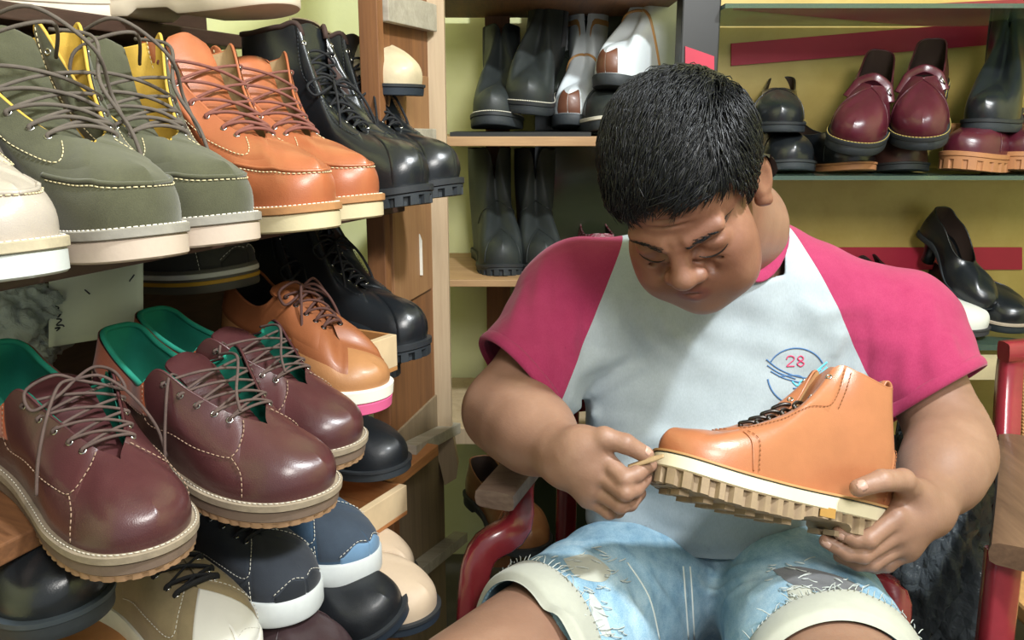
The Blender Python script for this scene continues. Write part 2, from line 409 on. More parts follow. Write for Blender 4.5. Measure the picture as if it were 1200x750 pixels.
def boot_moc(root, sg, hx, lin_hx, mat='suede', welt='#8f8a80', sole='#b8a797', lace='#5b524a', lace_r=.0019, loose=True, flare=0, eye=EYE, stitch='#d8c9a0', lift=1.0, wstitch='#e6ded0', plainT=False, facing=None, rise=.02, tongue_hx=None):
    s = Shoe(root, 'moc', .292, .0465, (.034, .027), sg, .006, .007, lift=lift, flare=flare)
    um = suede('suede_'+hx[1:], hx) if mat == 'suede' else leather('leather_'+hx[1:], hx, .36, .16, .25)
    fm = um if not facing else (suede if mat == 'suede' else leather)('facing_'+facing[1:], facing)
    lm = plain('lining_'+lin_hx[1:], lin_hx, .85, .1, 40, bump=.2, bscale=700); st = plain('thread_'+stitch[1:], stitch, .8)
    s.upper(um); s.lining(lm, s.open_end, .1); s.rim(lm if loose else um, .0018); s.insole(INS)
    s.patch('facing', fm, (5.6, lambda u: s.open_end+.05-.35*(1-u)), (lambda t: .50, 1) if False else (.52, 1), .0013, nt=22)
    s.patch('heel_counter', um, (0, lambda u: 2.6-1.1*u), (0, .55), .0012)
    if not plainT:
        def uz(t, z):
            uu = np.linspace(0, 1, 60); q = s.S0(np.full(60, t), uu, 1)[:, 2]; return float(np.interp(z, q[:np.argmax(q)+1], uu[:np.argmax(q)+1]))
        seam = [(t, uz(t, z)) for t, z in ((7.5, .046), (8.0, .042), (8.5, .040), (9, .038), (9.5, .036), (10, .035), (10.4, .0345), (10.7, .0342), (11, .034))]
        s.line(seam, um, 'moc_seam', r=.0022, off=.0006, solid=True)
        s.line([(a, b-.045) for a, b in seam], st, 'toe_stitching', r=.0006, off=.001)
    s.line([[(5.75, .98), (5.8, .56), (7.2, .56), (7.95, .58), (8.2, .7), (8.25, .92)], [(0, .9), (2, .9), (4, .9), (5.4, .9)], [(2.5, .02), (2.1, .3), (1.5, .52), (0, .55)]], st, 'stitching', off=.0019)
    s.tongue((suede if mat == 'suede' else leather)('tongue_'+(tongue_hx or hx)[1:], tongue_hx or hx), rise, .027, drop=.006 if not loose else .018)
    ts = [6.15, 6.6, 7.0, 7.35, 7.7, 8.0]
    s.eyelets(eye, ts, .90)
    L = plain('lace_'+lace[1:], lace, .85, .15, 80, bump=.5, bscale=1500)
    loops = None
    if loose:
        a = s.top[6]; loops = [[(a[0]+.004, .03, a[2]-.005), (a[0]+.04, .05, a[2]-.01), (a[0]+.075, .03, a[2]-.05), (a[0]+.09, .045, a[2]-.09), (a[0]+.10, .05, a[2]-.125)],
                               [(a[0]+.004, -.03, a[2]-.005), (a[0]+.05, -.01, a[2]+.012), (a[0]+.07, .03, a[2]-.02), (a[0]+.05, .055, a[2]-.06), (a[0]+.07, .06, a[2]-.1)],
                               [(a[0]+.01, .03, a[2]-.03), (a[0]+.06, .0, a[2]+.0), (a[0]+.03, -.045, a[2]-.02), (a[0]+.02, -.05, a[2]-.06)]]
    s.laces(L, ts if not loose else ts[1:], .90, lace_r, loops=loops, arch=.008 if loose else .006)
    s.sole('outsole', plain('sole_'+sole[1:], sole, .7, .05, 30, bump=.15, bscale=300), 0, .70, .005, .002)
    s.sole('welt', plain('welt_'+welt[1:], welt, .65, .15, 60, bump=.2), .70, 1.02, .0072, .0015)
    welt_stitch(s, plain('thread_'+wstitch[1:], wstitch, .8), .0042)
    return s
def welt_stitch(s, m, off=.0045, f=1.03, dash=.0035, gap=.0015, name='welt_stitching', r=.0006):
    full, nn = s.outline(off, 90); p = full+nn*off; x = p[:, 0]; P = np.stack([x, s.bend(x, p[:, 1]), s.zs(x)+f*s.Tz(x)], 1)
    L = np.concatenate([[0], np.cumsum(np.linalg.norm(np.diff(P, axis=0), axis=1))]); mb = MB(); k = 0
    while k < L[-1]-dash:
        q = np.array([k, k+dash]); mb.tube(np.stack([np.interp(q, L, P[:, c]) for c in range(3)], 1), r, 4, 1); k += dash+gap
    return mb.build(name, m, s.root)
def derby(root, sg, hx='#5a2a28', lin_hx='#1d8a72', collar='#a4522c', lace='#54433d', sole=('#8d6d50', '#6b594c', '#8d7f6c'), knot=True, flare=0, tall=0, toecap=False, ends=None, eye=EYE, rise=.02):
    top = [list(q) for q in TOPS['derby']]
    if tall:
        for i in range(0, 8): top[i][2] += tall*(1 if i < 7 else .4)
    s = Shoe(root, top,   .300, .0515, (.032, .025), sg, .010, .005, m='low', flare=flare)
    um = leather('leather_'+hx[1:], hx, .33, .22, .3); cm = suede('suede_'+collar[1:], collar, .12)
    lm = plain('lining_'+lin_hx[1:], lin_hx, .9, .12, 30, bump=.4, bscale=900); st = plain('thread_'+'9a7f6a', '#9a7f6a', .8)
    s.upper(um); s.lining(lm, 8.0, .1, -.004); s.insole(INS)
    s.patch('collar_pad', cm, (0, lambda u: 5.4-.4*(1-u)), (.56, 1), .0022, nt=36); s.rim(lm, .0032, 0, 5.3, 'lining_edge', -.0028)
    s.rim(um, .0014, 5.2, 8.0, 'facing_edge', -.0005)
    s.patch('facing', um, (5.1, lambda u: 8.3-.5*(1-u)), (.40, 1), .0013, nt=24)
    s.patch('heel_counter', um, (0, lambda u: 3.2-1.6*u), (0, .62), .0011)
    s.line([[(5.25, .98), (5.2, .45), (7.4, .43), (7.9, .5), (8.2, .75), (8.25, .95)], [(3.1, .03), (2.6, .3), (1.7, .58), (0, .62)], [(4.9, .60), (4.0, .62), (3, .61), (2.0, .63)], [(8.0, .05), (8.0, .3), (7.8, .46)]], st, off=.002)
    if toecap: s.line([(9.4, 1.0), (9.35, .7), (9.3, .35), (9.2, .02)], um, 'toecap_seam', r=.001, solid=True)
    s.tongue(um, rise, .024, drop=.004 if flare < .015 else .012); ts = [6.2, 6.7, 7.15, 7.55, 7.9]
    s.eyelets(eye, ts, .90, .0026)
    a = s.top[6]
    loops = bow((a[0]+.014, 0, a[2]+.006), .035, .06, .03) if knot else [[(a[0]+.002, -.03, a[2]-.01), (a[0]+.012, -.048, a[2]-.005), (a[0]+.022, -.060, a[2]-.045), (a[0]+.030, -.066, a[2]-.09)], [(a[0]+.005, .02, a[2]), (a[0]+.04, .01, a[2]+.012), (a[0]+.07, -.02, a[2]-.008), (a[0]+.085, -.03, a[2]-.02)]]
    s.laces(plain('lace_'+lace[1:], lace, .85, .2, 90, bump=.5, bscale=1500), ts, .90, .0015, loops=loops)
    s.sole('outsole', plain('sole_'+sole[0][1:], sole[0], .7, .2, 60, bump=.2), 0, .26, .0035, .0012, lug=(64, .0016, .8), arch=.2)
    s.sole('midsole', plain('mid_'+sole[1][1:], sole[1], .65, .1, 60, bump=.15), .24, .70, .0045, .0022)
    s.sole('welt', plain('welt_'+sole[2][1:], sole[2], .7, .15, 90, bump=.3), .70, 1.0, .0068, .0016)
    welt_stitch(s, plain('thread_c9c0b0', '#c9c0b0', .8), .004)
    return s
def combat(root, sg, hook=6):
    s = Shoe(root, 'tall', .295, .0485, (.036, .026), sg, .010, .006)
    lm = plain('lining_brown', '#3d2a24', .8, .2); s.upper(BLK); s.lining(lm, 8, .1); s.insole(INS); s.rim(lm, .004, 0, 6.2, 'padded_collar', -.001)
    s.patch('facing', BLK, (5.7, lambda u: 8.3-.5*(1-u)), (.55, 1), .0016, nt=26); s.patch('heel_counter', BLK, (0, lambda u: 3.2-1.5*u), (0, .42), .0014)
    s.patch('toe_cap', BLK, (lambda u: 9.0+.1*u, 11), (0, 1), .0014)
    s.line([[(5.85, .97), (5.8, .6), (7.6, .58), (8.1, .75)], [(4.6, .02), (4.6, .5), (5.2, .8)]], plain('thread_dark', '#2c2f33', .7), off=.002)
    s.tongue(BLK, .012, .03, drop=.006); ts = [6.08, 6.3, 6.5, 6.68, 6.85, 7.05, 7.3, 7.55, 7.8, 8.05]
    s.eyelets(EYE, ts, .9, .0028); a = s.top[6]
    s.laces(plain('lace_black', '#15161a', .8, .2, 80, bump=.5, bscale=1500), ts[1:], .9, .0019, loops=bow((a[0]+.035, 0, a[2]-.07), .04, .07, .02))
    s.sole('outsole', BLK_R, 0, .62, .0055, .0015, lug=(34, .006, .75), arch=.3); s.sole('welt', plain('welt_black', '#2a2d30', .5, .1, 60), .62, 1.0, .0075, .002)
    return s
def sneaker(root, sg, hx='#34383f', vamp=None, foxing='#c8ccca', lace='#15161a', lining='#4a5560', toe=None, stitch='#c8c4b8', flat=.0038):
    s = Shoe(root, 'sneak', .285, .0505, (.030, .027), sg, .004, .004)
    um = fabric('canvas_'+hx[1:], hx, .15, 900); vm = fabric('canvas_'+(vamp or hx)[1:], vamp or hx, .15, 900); lm = fabric('lining_'+lining[1:], lining)
    s.upper(um); s.lining(lm, 8, .1); s.insole(INS); s.rim(um, .002)
    s.patch('vamp', vm, (8.3, 11), (.02, 1), .0008); s.patch('facing', um, (5.3, lambda u: 8.5-.3*(1-u)), (.30, 1), .0015, nt=26)
    s.patch('toe_band', toe and fabric('toe_'+toe[1:], toe) or um, (9.3, 11), (0, lambda t: .12+.30*smoothstep(9.3, 10.4, t)), .0017)
    st = plain('thread_'+stitch[1:], stitch, .8)
    s.line([[(8.38, .98), (8.35, .6), (8.15, .32), (7, .32), (5.4, .34)], [(8.3, .03), (8.25, .3)], [(9.3, .14), (9.8, .28), (10.4, .45), (11, .45)]], st, off=.0022)
    s.tongue(um, .02, .028); ts = [6.2, 6.7, 7.2, 7.7, 8.1]; s.eyelets(EYE, ts, .82, .0026)
    s.laces(plain('lace_flat_'+lace[1:], lace, .85, .2, 80, bump=.5, bscale=1200), ts, .82, flat, flat=.3, lift=.003, arch=.005, loops=None)
    s.sole('foxing', plain('foxing_'+foxing[1:], foxing, .55, .05, 40, bump=.08), 0, 1.12, .0045, .0015)
    return s
def chelsea(root, sg, style='chelsea', welt='#cfcaba', sole=BLK_R, um=None, lug=None, wst=True, T=(.030, .024), L=.285):
    um = um or leather('black_matt', '#272c2b', .55, .25, .03)
    s = Shoe(root, style, L, .047, T, sg, .010, .004, wide=.88); s.upper(um); s.lining(plain('lining_grey', '#3a3a38', .9), 6.6, .2); s.insole(INS); s.rim(um, .002)
    if style == 'chelsea':
        for q in (1, -1): s.patch('elastic_gore', fabric('elastic_black', '#101214', .1, 500), (lambda u: 3.4-.3*u, lambda u: 4.3+.5*u), (.45, 1), .0008, sides=(q,))
        mb = MB(); p = s.pt(0, 1, 1); mb.tube([p+(-.002, 0, -.025), p+(-.006, 0, .01), p+(.002, 0, .022), p+(.006, 0, .008), p+(.005, 0, -.02)], .007, 6, 6, flat=.25, up=(1, 0, 0)); mb.build('pull_tab', um, root)
    else:
        s.line([(5.2, .28), (6.5, .46), (7.4, .7), (7.7, 1)], um, 'vamp_seam', r=.0012, solid=True)
        s.line([(9.0, .03), (9.1, .5), (9.15, 1)], um, 'toecap_seam', r=.0012, solid=True)
    s.sole('outsole', sole, 0, .72, .0045, .0015, lug=lug, arch=.3); s.sole('welt', plain('welt_black', '#2a2d30', .5, .1, 60), .70, 1.0, .006, .0015)
    if wst: welt_stitch(s, plain('thread_'+welt[1:], welt, .7), .0045, 1.06, .004, .0004, r=.0011)
    return s
def loafer(root, sg, um, sole, welt_hx=None, lining='#3a2a22', style='slip', strap=False, T=(.026, .016), L=.28, stitch=None, lug=None, W=.05, buckle=False):
    s = Shoe(root, style, L, W, T, sg, .008, .004, m='low'); s.upper(um); s.lining(plain('lining_'+lining[1:], lining, .85), 7.4, .15); s.insole(INS); s.rim(um, .002, 0, 8)
    s.line([(7.6, .04), (7.6, .4), (7.9, .7), (8.2, 1)], um, 'vamp_seam', r=.0009, solid=True)
    if strap:
        mb = MB(); n = 16; P = [s.pt(6.3, .55, 1, .002)]+[s.pt(6.25, .8, 1, .003), s.pt(6.3, 1, 1, .004)]
        a = P[-1]; b = s.pt(6.3, 1, -1, .004); mid = (a+b)/2+np.array([.0, 0, .012])
        P += [mid, b, s.pt(6.25, .8, -1, .003), s.pt(6.3, .5, -1, .002)]
        mb.tube(P, .0085, 8, 6, flat=.2, up=(.3, 0, 1)); mb.build('strap', um, root)
        c = s.pt(6.25, .8, 1, .006); c2 = s.pt(6.25, .8, 1, .010); mb = MB(); mb.torus(c, c2-c, .009, .0016, 4, 6); mb.build('buckle', EYE, root)
    s.sole('outsole', sole, 0, .75, .0045, .0015, lug=lug, arch=.3)
    s.sole('welt', plain('welt_'+(welt_hx or '#2a2d30')[1:], welt_hx or '#2a2d30', .55, .1, 60), .72, 1.0, .0062, .0014)
    if stitch: welt_stitch(s, plain('thread_'+stitch[1:], stitch, .7), .0048, 1.06, .005, .0014, r=.0008)
    return s
# ------------------------------------------------------------------ smooth bodies: distance fields turned into one surface
class Field:
    def __init__(s, xs, ys, zs):
        s.ax = [np.asarray(a, np.float32) for a in (xs, ys, zs)]
        s.F = np.full([len(a) for a in s.ax], .2, np.float32)
    def box(s, lo, hi):
        sl = []
        for k in range(3):
            a = np.searchsorted(s.ax[k], lo[k]); b = np.searchsorted(s.ax[k], hi[k]); sl.append(slice(max(0, a-1), min(len(s.ax[k]), b+1)))
        return tuple(sl)
    def pts(s, sl):
        return np.meshgrid(s.ax[0][sl[0]], s.ax[1][sl[1]], s.ax[2][sl[2]], indexing='ij', sparse=True)
    def put(s, sl, d, k, op):
        f = s.F[sl]
        if op == '+': h = np.maximum(k-np.abs(f-d), 0)/max(k, 1e-6); s.F[sl] = np.minimum(f, d)-h*h*k*.25
        elif op == '-': d = -d; h = np.maximum(k-np.abs(f-d), 0)/max(k, 1e-6); s.F[sl] = np.maximum(f, d)+h*h*k*.25
        elif op == 'd': s.F[sl] = f+d
    def cap(s, a, b, ra, rb=None, k=.01, op='+', flat=None):
        """tapered capsule a-b; flat=(axis, factor) squeezes across an axis"""
        rb = ra if rb is None else rb; a = np.array(a, np.float32); b = np.array(b, np.float32); m = max(ra, rb)+k+.012
        sl = s.box(np.minimum(a, b)-m, np.maximum(a, b)+m); X, Y, Z = s.pts(sl); ab = b-a; L2 = float(ab@ab)+1e-12
        t = np.clip(((X-a[0])*ab[0]+(Y-a[1])*ab[1]+(Z-a[2])*ab[2])/L2, 0, 1)
        dx = X-a[0]-t*ab[0]; dy = Y-a[1]-t*ab[1]; dz = Z-a[2]-t*ab[2]
        s.put(sl, (np.sqrt(dx*dx+dy*dy+dz*dz)-(ra+(rb-ra)*t)).astype(np.float32), k, op)
    def ell(s, c, r, M=None, k=.01, op='+'):
        c = np.array(c, np.float32); r = np.array(r, np.float32); m = float(r.max())+k+.012; sl = s.box(c-m, c+m); X, Y, Z = s.pts(sl)
        x, y, z = X-c[0], Y-c[1], Z-c[2]
        if M is not None:
            M = np.array(M, np.float32); x, y, z = (M[0, i]*x+M[1, i]*y+M[2, i]*z for i in range(3))
        k0 = np.sqrt((x/r[0])**2+(y/r[1])**2+(z/r[2])**2); k1 = np.sqrt((x/r[0]**2)**2+(y/r[1]**2)**2+(z/r[2]**2)**2)+1e-6
        s.put(sl, (k0*(k0-1)/k1).astype(np.float32), k, op)
    def fold(s, pl, amp, sig):
        """ridge (amp > 0) or crease along a 3D polyline"""
        amp = min(amp, .62*sig)
        P = np.array([tuple(p) for p in pl], np.float32); m = sig*3
        sl = s.box(P.min(0)-m, P.max(0)+m); X, Y, Z = s.pts(sl); D = None; n = len(P)-1
        for i in range(n):
            a, b = P[i], P[i+1]; ab = b-a; t = np.clip(((X-a[0])*ab[0]+(Y-a[1])*ab[1]+(Z-a[2])*ab[2])/(float(ab@ab)+1e-12), 0, 1)
            d2 = (X-a[0]-t*ab[0])**2+(Y-a[1]-t*ab[1])**2+(Z-a[2]-t*ab[2])**2
            w = np.sin(PI*np.clip((i+t)/n, 0.03, .97))**.6
            g = w*np.exp(-d2/sig**2); D = g if D is None else np.maximum(D, g)
        s.F[sl] -= (amp*D).astype(np.float32)
    def half(s, p, n, k=.002):
        """cut away everything on the side of plane (p, n) that n points to"""
        X, Y, Z = s.pts((slice(None),)*3); n = np.array(n, float); n /= np.linalg.norm(n)
        d = ((X-p[0])*n[0]+(Y-p[1])*n[1]+(Z-p[2])*n[2]).astype(np.float32); s.F = np.maximum(s.F, d)
    def shell(s, th):
        s.F = np.maximum(s.F, -(s.F+th))
    def val(s, p):
        idx = []
        for k in range(3):
            i = np.clip(np.searchsorted(s.ax[k], p[k])-1, 0, len(s.ax[k])-2); idx.append((i, (p[k]-s.ax[k][i])/(s.ax[k][i+1]-s.ax[k][i])))
        v = 0
        for a in (0, 1):
            for b in (0, 1):
                for c in (0, 1):
                    w = (idx[0][1] if a else 1-idx[0][1])*(idx[1][1] if b else 1-idx[1][1])*(idx[2][1] if c else 1-idx[2][1])
                    v += w*s.F[idx[0][0]+a, idx[1][0]+b, idx[2][0]+c]
        return v
    def hit(s, px, py, Y0=.8, Y1=1.4, lvl=0):
        Y = Y0
        while Y < Y1:
            p = at(px, py, Y)
            if s.val(p) < lvl: return p
            Y += .002
        return at(px, py, (Y0+Y1)/2)
    def mesh(s):
        F = s.F; S = F < 0; n = [k-1 for k in F.shape]
        cnt = np.zeros(n, np.uint8)
        for a in (0, 1):
            for b in (0, 1):
                for c in (0, 1): cnt += S[a:a+n[0], b:b+n[1], c:c+n[2]]
        act = (cnt > 0) & (cnt < 8); del cnt
        I = np.argwhere(act).astype(np.int32); idx = np.full(n, -1, np.int32); idx[act] = np.arange(len(I)); del act
        corners = [(a, b, c) for a in (0, 1) for b in (0, 1) for c in (0, 1)]
        val = np.stack([F[I[:, 0]+a, I[:, 1]+b, I[:, 2]+c] for a, b, c in corners], 1)
        pos = np.stack([np.stack([s.ax[0][I[:, 0]+a], s.ax[1][I[:, 1]+b], s.ax[2][I[:, 2]+c]], 1) for a, b, c in corners], 1)
        acc = np.zeros((len(I), 3)); num = np.zeros(len(I))
        for i in range(8):
            for j in range(i+1, 8):
                if sum(abs(p-q) for p, q in zip(corners[i], corners[j])) != 1: continue
                m = (val[:, i] < 0) != (val[:, j] < 0); t = np.where(m, val[:, i]/np.where(m, val[:, i]-val[:, j], 1), 0)[:, None]
                acc += np.where(m[:, None], pos[:, i]+t*(pos[:, j]-pos[:, i]), 0); num += m
        V = acc/num[:, None]; Q = []
        for ax in range(3):
            sl0 = [slice(1, -1)]*3; sl1 = [slice(1, -1)]*3; sl0[ax] = slice(0, -1); sl1[ax] = slice(1, None)
            A = S[tuple(sl0)]; B = S[tuple(sl1)]; e = np.argwhere(A != B); 
            if not len(e): continue
            inside = A[tuple(e.T)]; o = [k for k in range(3) if k != ax]; e = e.copy(); e[:, o] += 1
            def cell(d1, d2):
                c = e.copy(); c[:, o[0]] += d1; c[:, o[1]] += d2; return idx[tuple(c.T)]
            q = np.stack([cell(-1, -1), cell(0, -1), cell(0, 0), cell(-1, 0)], 1)
            flip = inside if ax != 1 else ~inside
            q[~flip] = q[~flip][:, ::-1]; Q.append(q)
        Q = np.concatenate(Q); Q = Q[(Q >= 0).all(1)]; return V, Q
def quick_mesh(name, V, Q, mat, parent=None):
    me = bpy.data.meshes.new(name); me.vertices.add(len(V)); me.vertices.foreach_set('co', np.asarray(V, np.float32).ravel())
    me.loops.add(Q.size); me.loops.foreach_set('vertex_index', Q.astype(np.int32).ravel()); me.polygons.add(len(Q))
    me.polygons.foreach_set('loop_start', np.arange(len(Q), dtype=np.int32)*4); me.update(calc_edges=True); me.validate()
    return link(name, me, mat, parent)
def relax(V, Q, n=2, lam=.5):
    e = np.concatenate([Q[:, [0, 1]], Q[:, [1, 2]], Q[:, [2, 3]], Q[:, [3, 0]]])
    for _ in range(n):
        for l in (lam, -lam*1.02):
            A = np.zeros_like(V); c = np.zeros(len(V))
            for k in range(3): A[:, k] = np.bincount(e[:, 0], V[e[:, 1], k], len(V))+np.bincount(e[:, 1], V[e[:, 0], k], len(V))
            c = np.bincount(e[:, 0], None, len(V))+np.bincount(e[:, 1], None, len(V)); V = V+l*(A/np.maximum(c, 1)[:, None]-V)
    return V
def axis(*seg):
    out = []
    for a, b, h in seg: out += list(np.arange(a, b-h*.5, h))
    return out+[seg[-1][1]]
# ------------------------------------------------------------------ the man
HC = Vector((.211, 1.022, 1.014)); HR = Matrix.Rotation(R(-17.7), 3, 'Z') @ Matrix.Rotation(R(40.7), 3, 'X') @ Matrix.Rotation(R(-13), 3, 'Y')
hl = lambda x, y, z: HC+HR @ Vector((x, y, z))
HM = np.array([list(r) for r in HR])
J = dict(shL=at(678, 352, 1.24), elL=at(592, 482, 1.09), wrL=at(668, 538, .93), shR=at(1052, 386, 1.24), elR=at(1119, 520, 1.09), wrR=at(1082, 596, .95),
         neck=at(858, 268, 1.19), hipL=at(755, 680, 1.17), hipR=at(925, 680, 1.17), knL=at(560, 838, .76), knR=at(990, 850, .76))
ches = at(850, 405, 1.25); bell = at(845, 548, 1.215); hips = at(838, 660, 1.22)
HANDS = {
 'L': dict(palm=[(668, 538, .93), (680, 532, .915), (694, 545, .905), (690, 565, .908)], fingers=[
    ((704, 533, .898), (732, 561, .872), (745, 556, .876), (762, 545, .886), .0098),
    ((700, 553, .896), (733, 577, .868), (744, 573, .876), (757, 560, .892), .0098),
    ((695, 571, .900), (727, 592, .876), (738, 590, .886), (750, 578, .903), .0093),
    ((690, 584, .908), (714, 600, .892), (724, 599, .902), (734, 590, .915), .0082)],
    thumb=((683, 522, .905), (708, 513, .893), (733, 520, .886), (757, 533, .886), .0112)),
 'R': dict(palm=[(1082, 596, .95), (1072, 600, .935), (1058, 612, .920), (1062, 632, .925)], fingers=[
    ((1050, 606, .907), (1018, 632, .893), (1004, 632, .897), (984, 624, .905), .0102),
    ((1052, 624, .907), (1012, 650, .896), (994, 648, .902), (968, 634, .912), .0102),
    ((1056, 638, .912), (1022, 660, .905), (1006, 660, .913), (984, 652, .927), .0096),
    ((1062, 646, .922), (1040, 662, .918), (1026, 664, .926), (1008, 662, .942), .0086)],
    thumb=((1074, 582, .932), (1058, 563, .907), (1034, 563, .884), (1006, 572, .879), .0122))}
def build_body():
    f = Field(axis((-.13, .63, .0022)), axis((.50, .80, .0035), (.80, .97, .002), (.97, 1.44, .0026)), axis((0, .42, .006), (.42, .88, .0023), (.88, 1.20, .0018)))
    c, e = f.cap, f.ell; k = .03
    # trunk, hidden under the clothes
    e(ches, (.175, .10, .15), k=k); e(bell, (.165, .12, .14), k=.05); e(hips, (.165, .11, .10), k=.05)
    c(J['shL'], J['shR'], .055, k=.05); nb = J['neck']
    for s in 'LR':
        c(J['sh'+s], J['el'+s], .059, .0515, k=.04)
        el, wr = J['el'+s], J['wr'+s]; d = wr-el
        c(el, el+d*.45, .0515, .050, k=.03); c(el+d*.3, wr, .049, .033, k=.03)
        c(J['hip'+s], J['kn'+s], .106, .089, k=.03); kn = J['kn'+s]; an = Vector((kn.x+(-.01 if s == 'L' else .02), kn.y+.02, .07))
        c(kn, (kn+an)/2, .066, .058, k=.03); c((kn+an)/2, an, .055, .036, k=.02); c(an, an+Vector((0, -.13, -.035)), .036, .03, k=.02); c(an, an+Vector((0, .04, -.03)), .034, k=.02)
    # neck
    hb = hl(0, .045, -.045); c(nb, hb, .076, .062, k=.025); c(nb+Vector((-.09, .02, -.085)), nb+Vector((.09, .02, -.085)), .04, k=.05); c(nb+Vector((0, -.01, 0)), hl(0, -.02, -.085), .052, .045, k=.03)
    # head
    def E(p, r, k=.01, op='+', M=None): f.ell(hl(*p), r, HM if M is None else M, k, op)
    def C(a, b, ra, rb=None, k=.008, op='+'): c(hl(*a), hl(*b), ra, rb, k, op)
    E((0, .018, .050), (.077, .097, .088)); E((0, -.022, .045), (.068, .068, .066), .02); E((0, -.022, -.04), (.062, .066, .076), .03)
    E((0, -.05, -.075), (.047, .043, .045), .03); E((0, -.072, -.100), (.022, .018, .017), .025)
    for s in (1, -1):
        E((s*.045, -.048, -.030), (.030, .036, .032), .025); E((s*.040, -.042, -.072), (.026, .038, .030), .03)
        E((s*.038, -.099, .003), (.019, .015, .011), .016, '-')
        E((s*.036, -.0695, .001), (.019, .0165, .0150), .006)
        C((s*.013, -.089, .020), (s*.048, -.076, .026), .0105, .008, .012)
        C((s*.020, -.086, -.011), (s*.048, -.071, -.016), .0045, .004, .010)
        E((s*.0165, -.097, -.027), (.0100, .013, .0090), .006)
        E((s*.009, -.1045, -.0355), (.0048, .006, .004), .003, '-')
        C((s*.027, -.087, -.030), (s*.041, -.074, -.066), .006, .0045, .012, '-'); E((s*.047, -.062, -.058), (.020, .022, .026), .02)
        # ear
        Me = np.array([list(r) for r in (HR @ Matrix.Rotation(R(s*-22), 3, 'Z'))])
        E((s*.081, .020, -.004), (.009, .021, .034), .006, '+', Me); E((s*.090, .013, .0), (.007, .012, .020), .004, '-', Me); C((s*.077, .010, -.03), (s*.082, .016, -.036), .0075, None, .006)
    C((0, -.086, .016), (0, -.106, -.018), .0095, .0125, .012); E((0, -.1105, -.0225), (.0130, .0120, .0110), .008)
    E((0, -.080, -.054), (.032, .016, .022), .02)
    C((-.020, -.088, -.0545), (0, -.0955, -.0515), .0042, .0055, .005); C((0, -.0955, -.0515), (.020, -.088, -.0545), .0055, .0042, .005)
    C((-.018, -.086, -.0655), (0, -.0925, -.0675), .0052, .0066, .006); C((0, -.0925, -.0675), (.018, -.086, -.0655), .0066, .0052, .006)
    C((-.024, -.0905, -.0595), (0, -.1005, -.0595), .0014, .0014, .003, '-'); C((0, -.1005, -.0595), (.024, -.0905, -.0595), .0014, .0014, .003, '-')
    for s in (1, -1): C((s*.020, -.092, -.0165), (s*.046, -.078, -.021), .0022, .002, .006, '-'); C((s*.016, -.0925, .0075), (s*.050, -.078, .0115), .0018, .0016, .005, '-')
    for z in (.045, .055): C((-.032, -.088, z), (.032, -.088, z), .0012, .0012, .005, '-')
    C((.007, -.101, .022), (.006, -.098, .036), .002, .001, .006, '-'); C((-.007, -.101, .022), (-.006, -.098, .036), .002, .001, .006, '-')
    # hands
    for s in 'LR':
        h = HANDS[s]; P = [at(*p) for p in h['palm']]
        c(P[0], P[1], .031, .031, k=.02)
        K = [at(*g[0]) for g in h['fingers']]; w = J['wr'+s]
        for q in K: c(P[1].lerp(q, .15), q, .0135, .0120, k=.016)
        c(P[1], P[2], .019, .017, k=.02); c(P[1], P[3], .019, .016, k=.02)
        for g in h['fingers']:
            a = [at(*q) for q in g[:4]]; r = g[4]
            c(a[0], a[1], r*1.14, r*1.04, k=.0045); c(a[1], a[2], r*1.02, r*.95, k=.003); c(a[2], a[3], r*.95, r*.80, k=.003)
        a = [at(*q) for q in h['thumb'][:4]]; r = h['thumb'][4]
        c(a[0], a[1], r*1.35, r*1.1, k=.014); c(a[1], a[2], r*1.08, r*1.0, k=.004); c(a[2], a[3], r*1.0, r*.82, k=.003)
        c(P[1], a[0], .02, r*1.2, k=.02)
    return f
def skin_mat():
    s = NT('skin'); c = lin('#b07a5c')
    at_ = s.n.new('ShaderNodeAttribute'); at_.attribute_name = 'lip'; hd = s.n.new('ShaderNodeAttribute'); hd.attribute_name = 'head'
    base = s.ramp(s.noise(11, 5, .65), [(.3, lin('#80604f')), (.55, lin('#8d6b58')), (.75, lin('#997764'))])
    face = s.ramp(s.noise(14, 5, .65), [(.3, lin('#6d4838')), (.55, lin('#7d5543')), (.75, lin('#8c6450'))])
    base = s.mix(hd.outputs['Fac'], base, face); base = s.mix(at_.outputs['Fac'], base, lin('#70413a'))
    s.set(Base_Color=base, Roughness=.48, Subsurface_Weight=.12, Subsurface_Radius=(.012, .005, .003), Subsurface_Scale=.6); s.b.inputs['Specular IOR Level'].default_value = .4
    v = s.new('ShaderNodeTexVoronoi', Scale=420); s.l.new(s.tc.outputs['Object'], v.inputs['Vector']); s.bump(v.outputs['Distance'], .12, .0008); s.bump(s.noise(90, 4), .15, .0015)
    return s.m
def hair_mat():
    s = NT('hair_black'); s.set(Base_Color=lin('#0b0c10'), Roughness=.40); s.b.inputs['Specular IOR Level'].default_value = .45; return s.m
man = thing('person', 'man in pink-sleeved grey shirt and torn denim shorts seated, bent over a tan boot', 'person')
BODY = build_body(); V, Q = BODY.mesh(); V = relax(V, Q, 2)
body = quick_mesh('body', V, Q, skin_mat(), man)
loc = (V-np.array(HC)) @ HM
def attr(o, name, v): a = o.data.attributes.new(name, 'FLOAT', 'POINT'); a.data.foreach_set('value', np.asarray(v, np.float32))
dl = np.sqrt((loc[:, 0]/.023)**2+((loc[:, 2]+.0595)/.0145)**2); attr(body, 'lip', np.where(loc[:, 1] < -.078, 1-smoothstep(.75, 1.05, dl), 0)*.75)
attr(body, 'head', 1-smoothstep(.10, .15, np.linalg.norm(loc-np.array([0, 0, 0]), axis=1)))
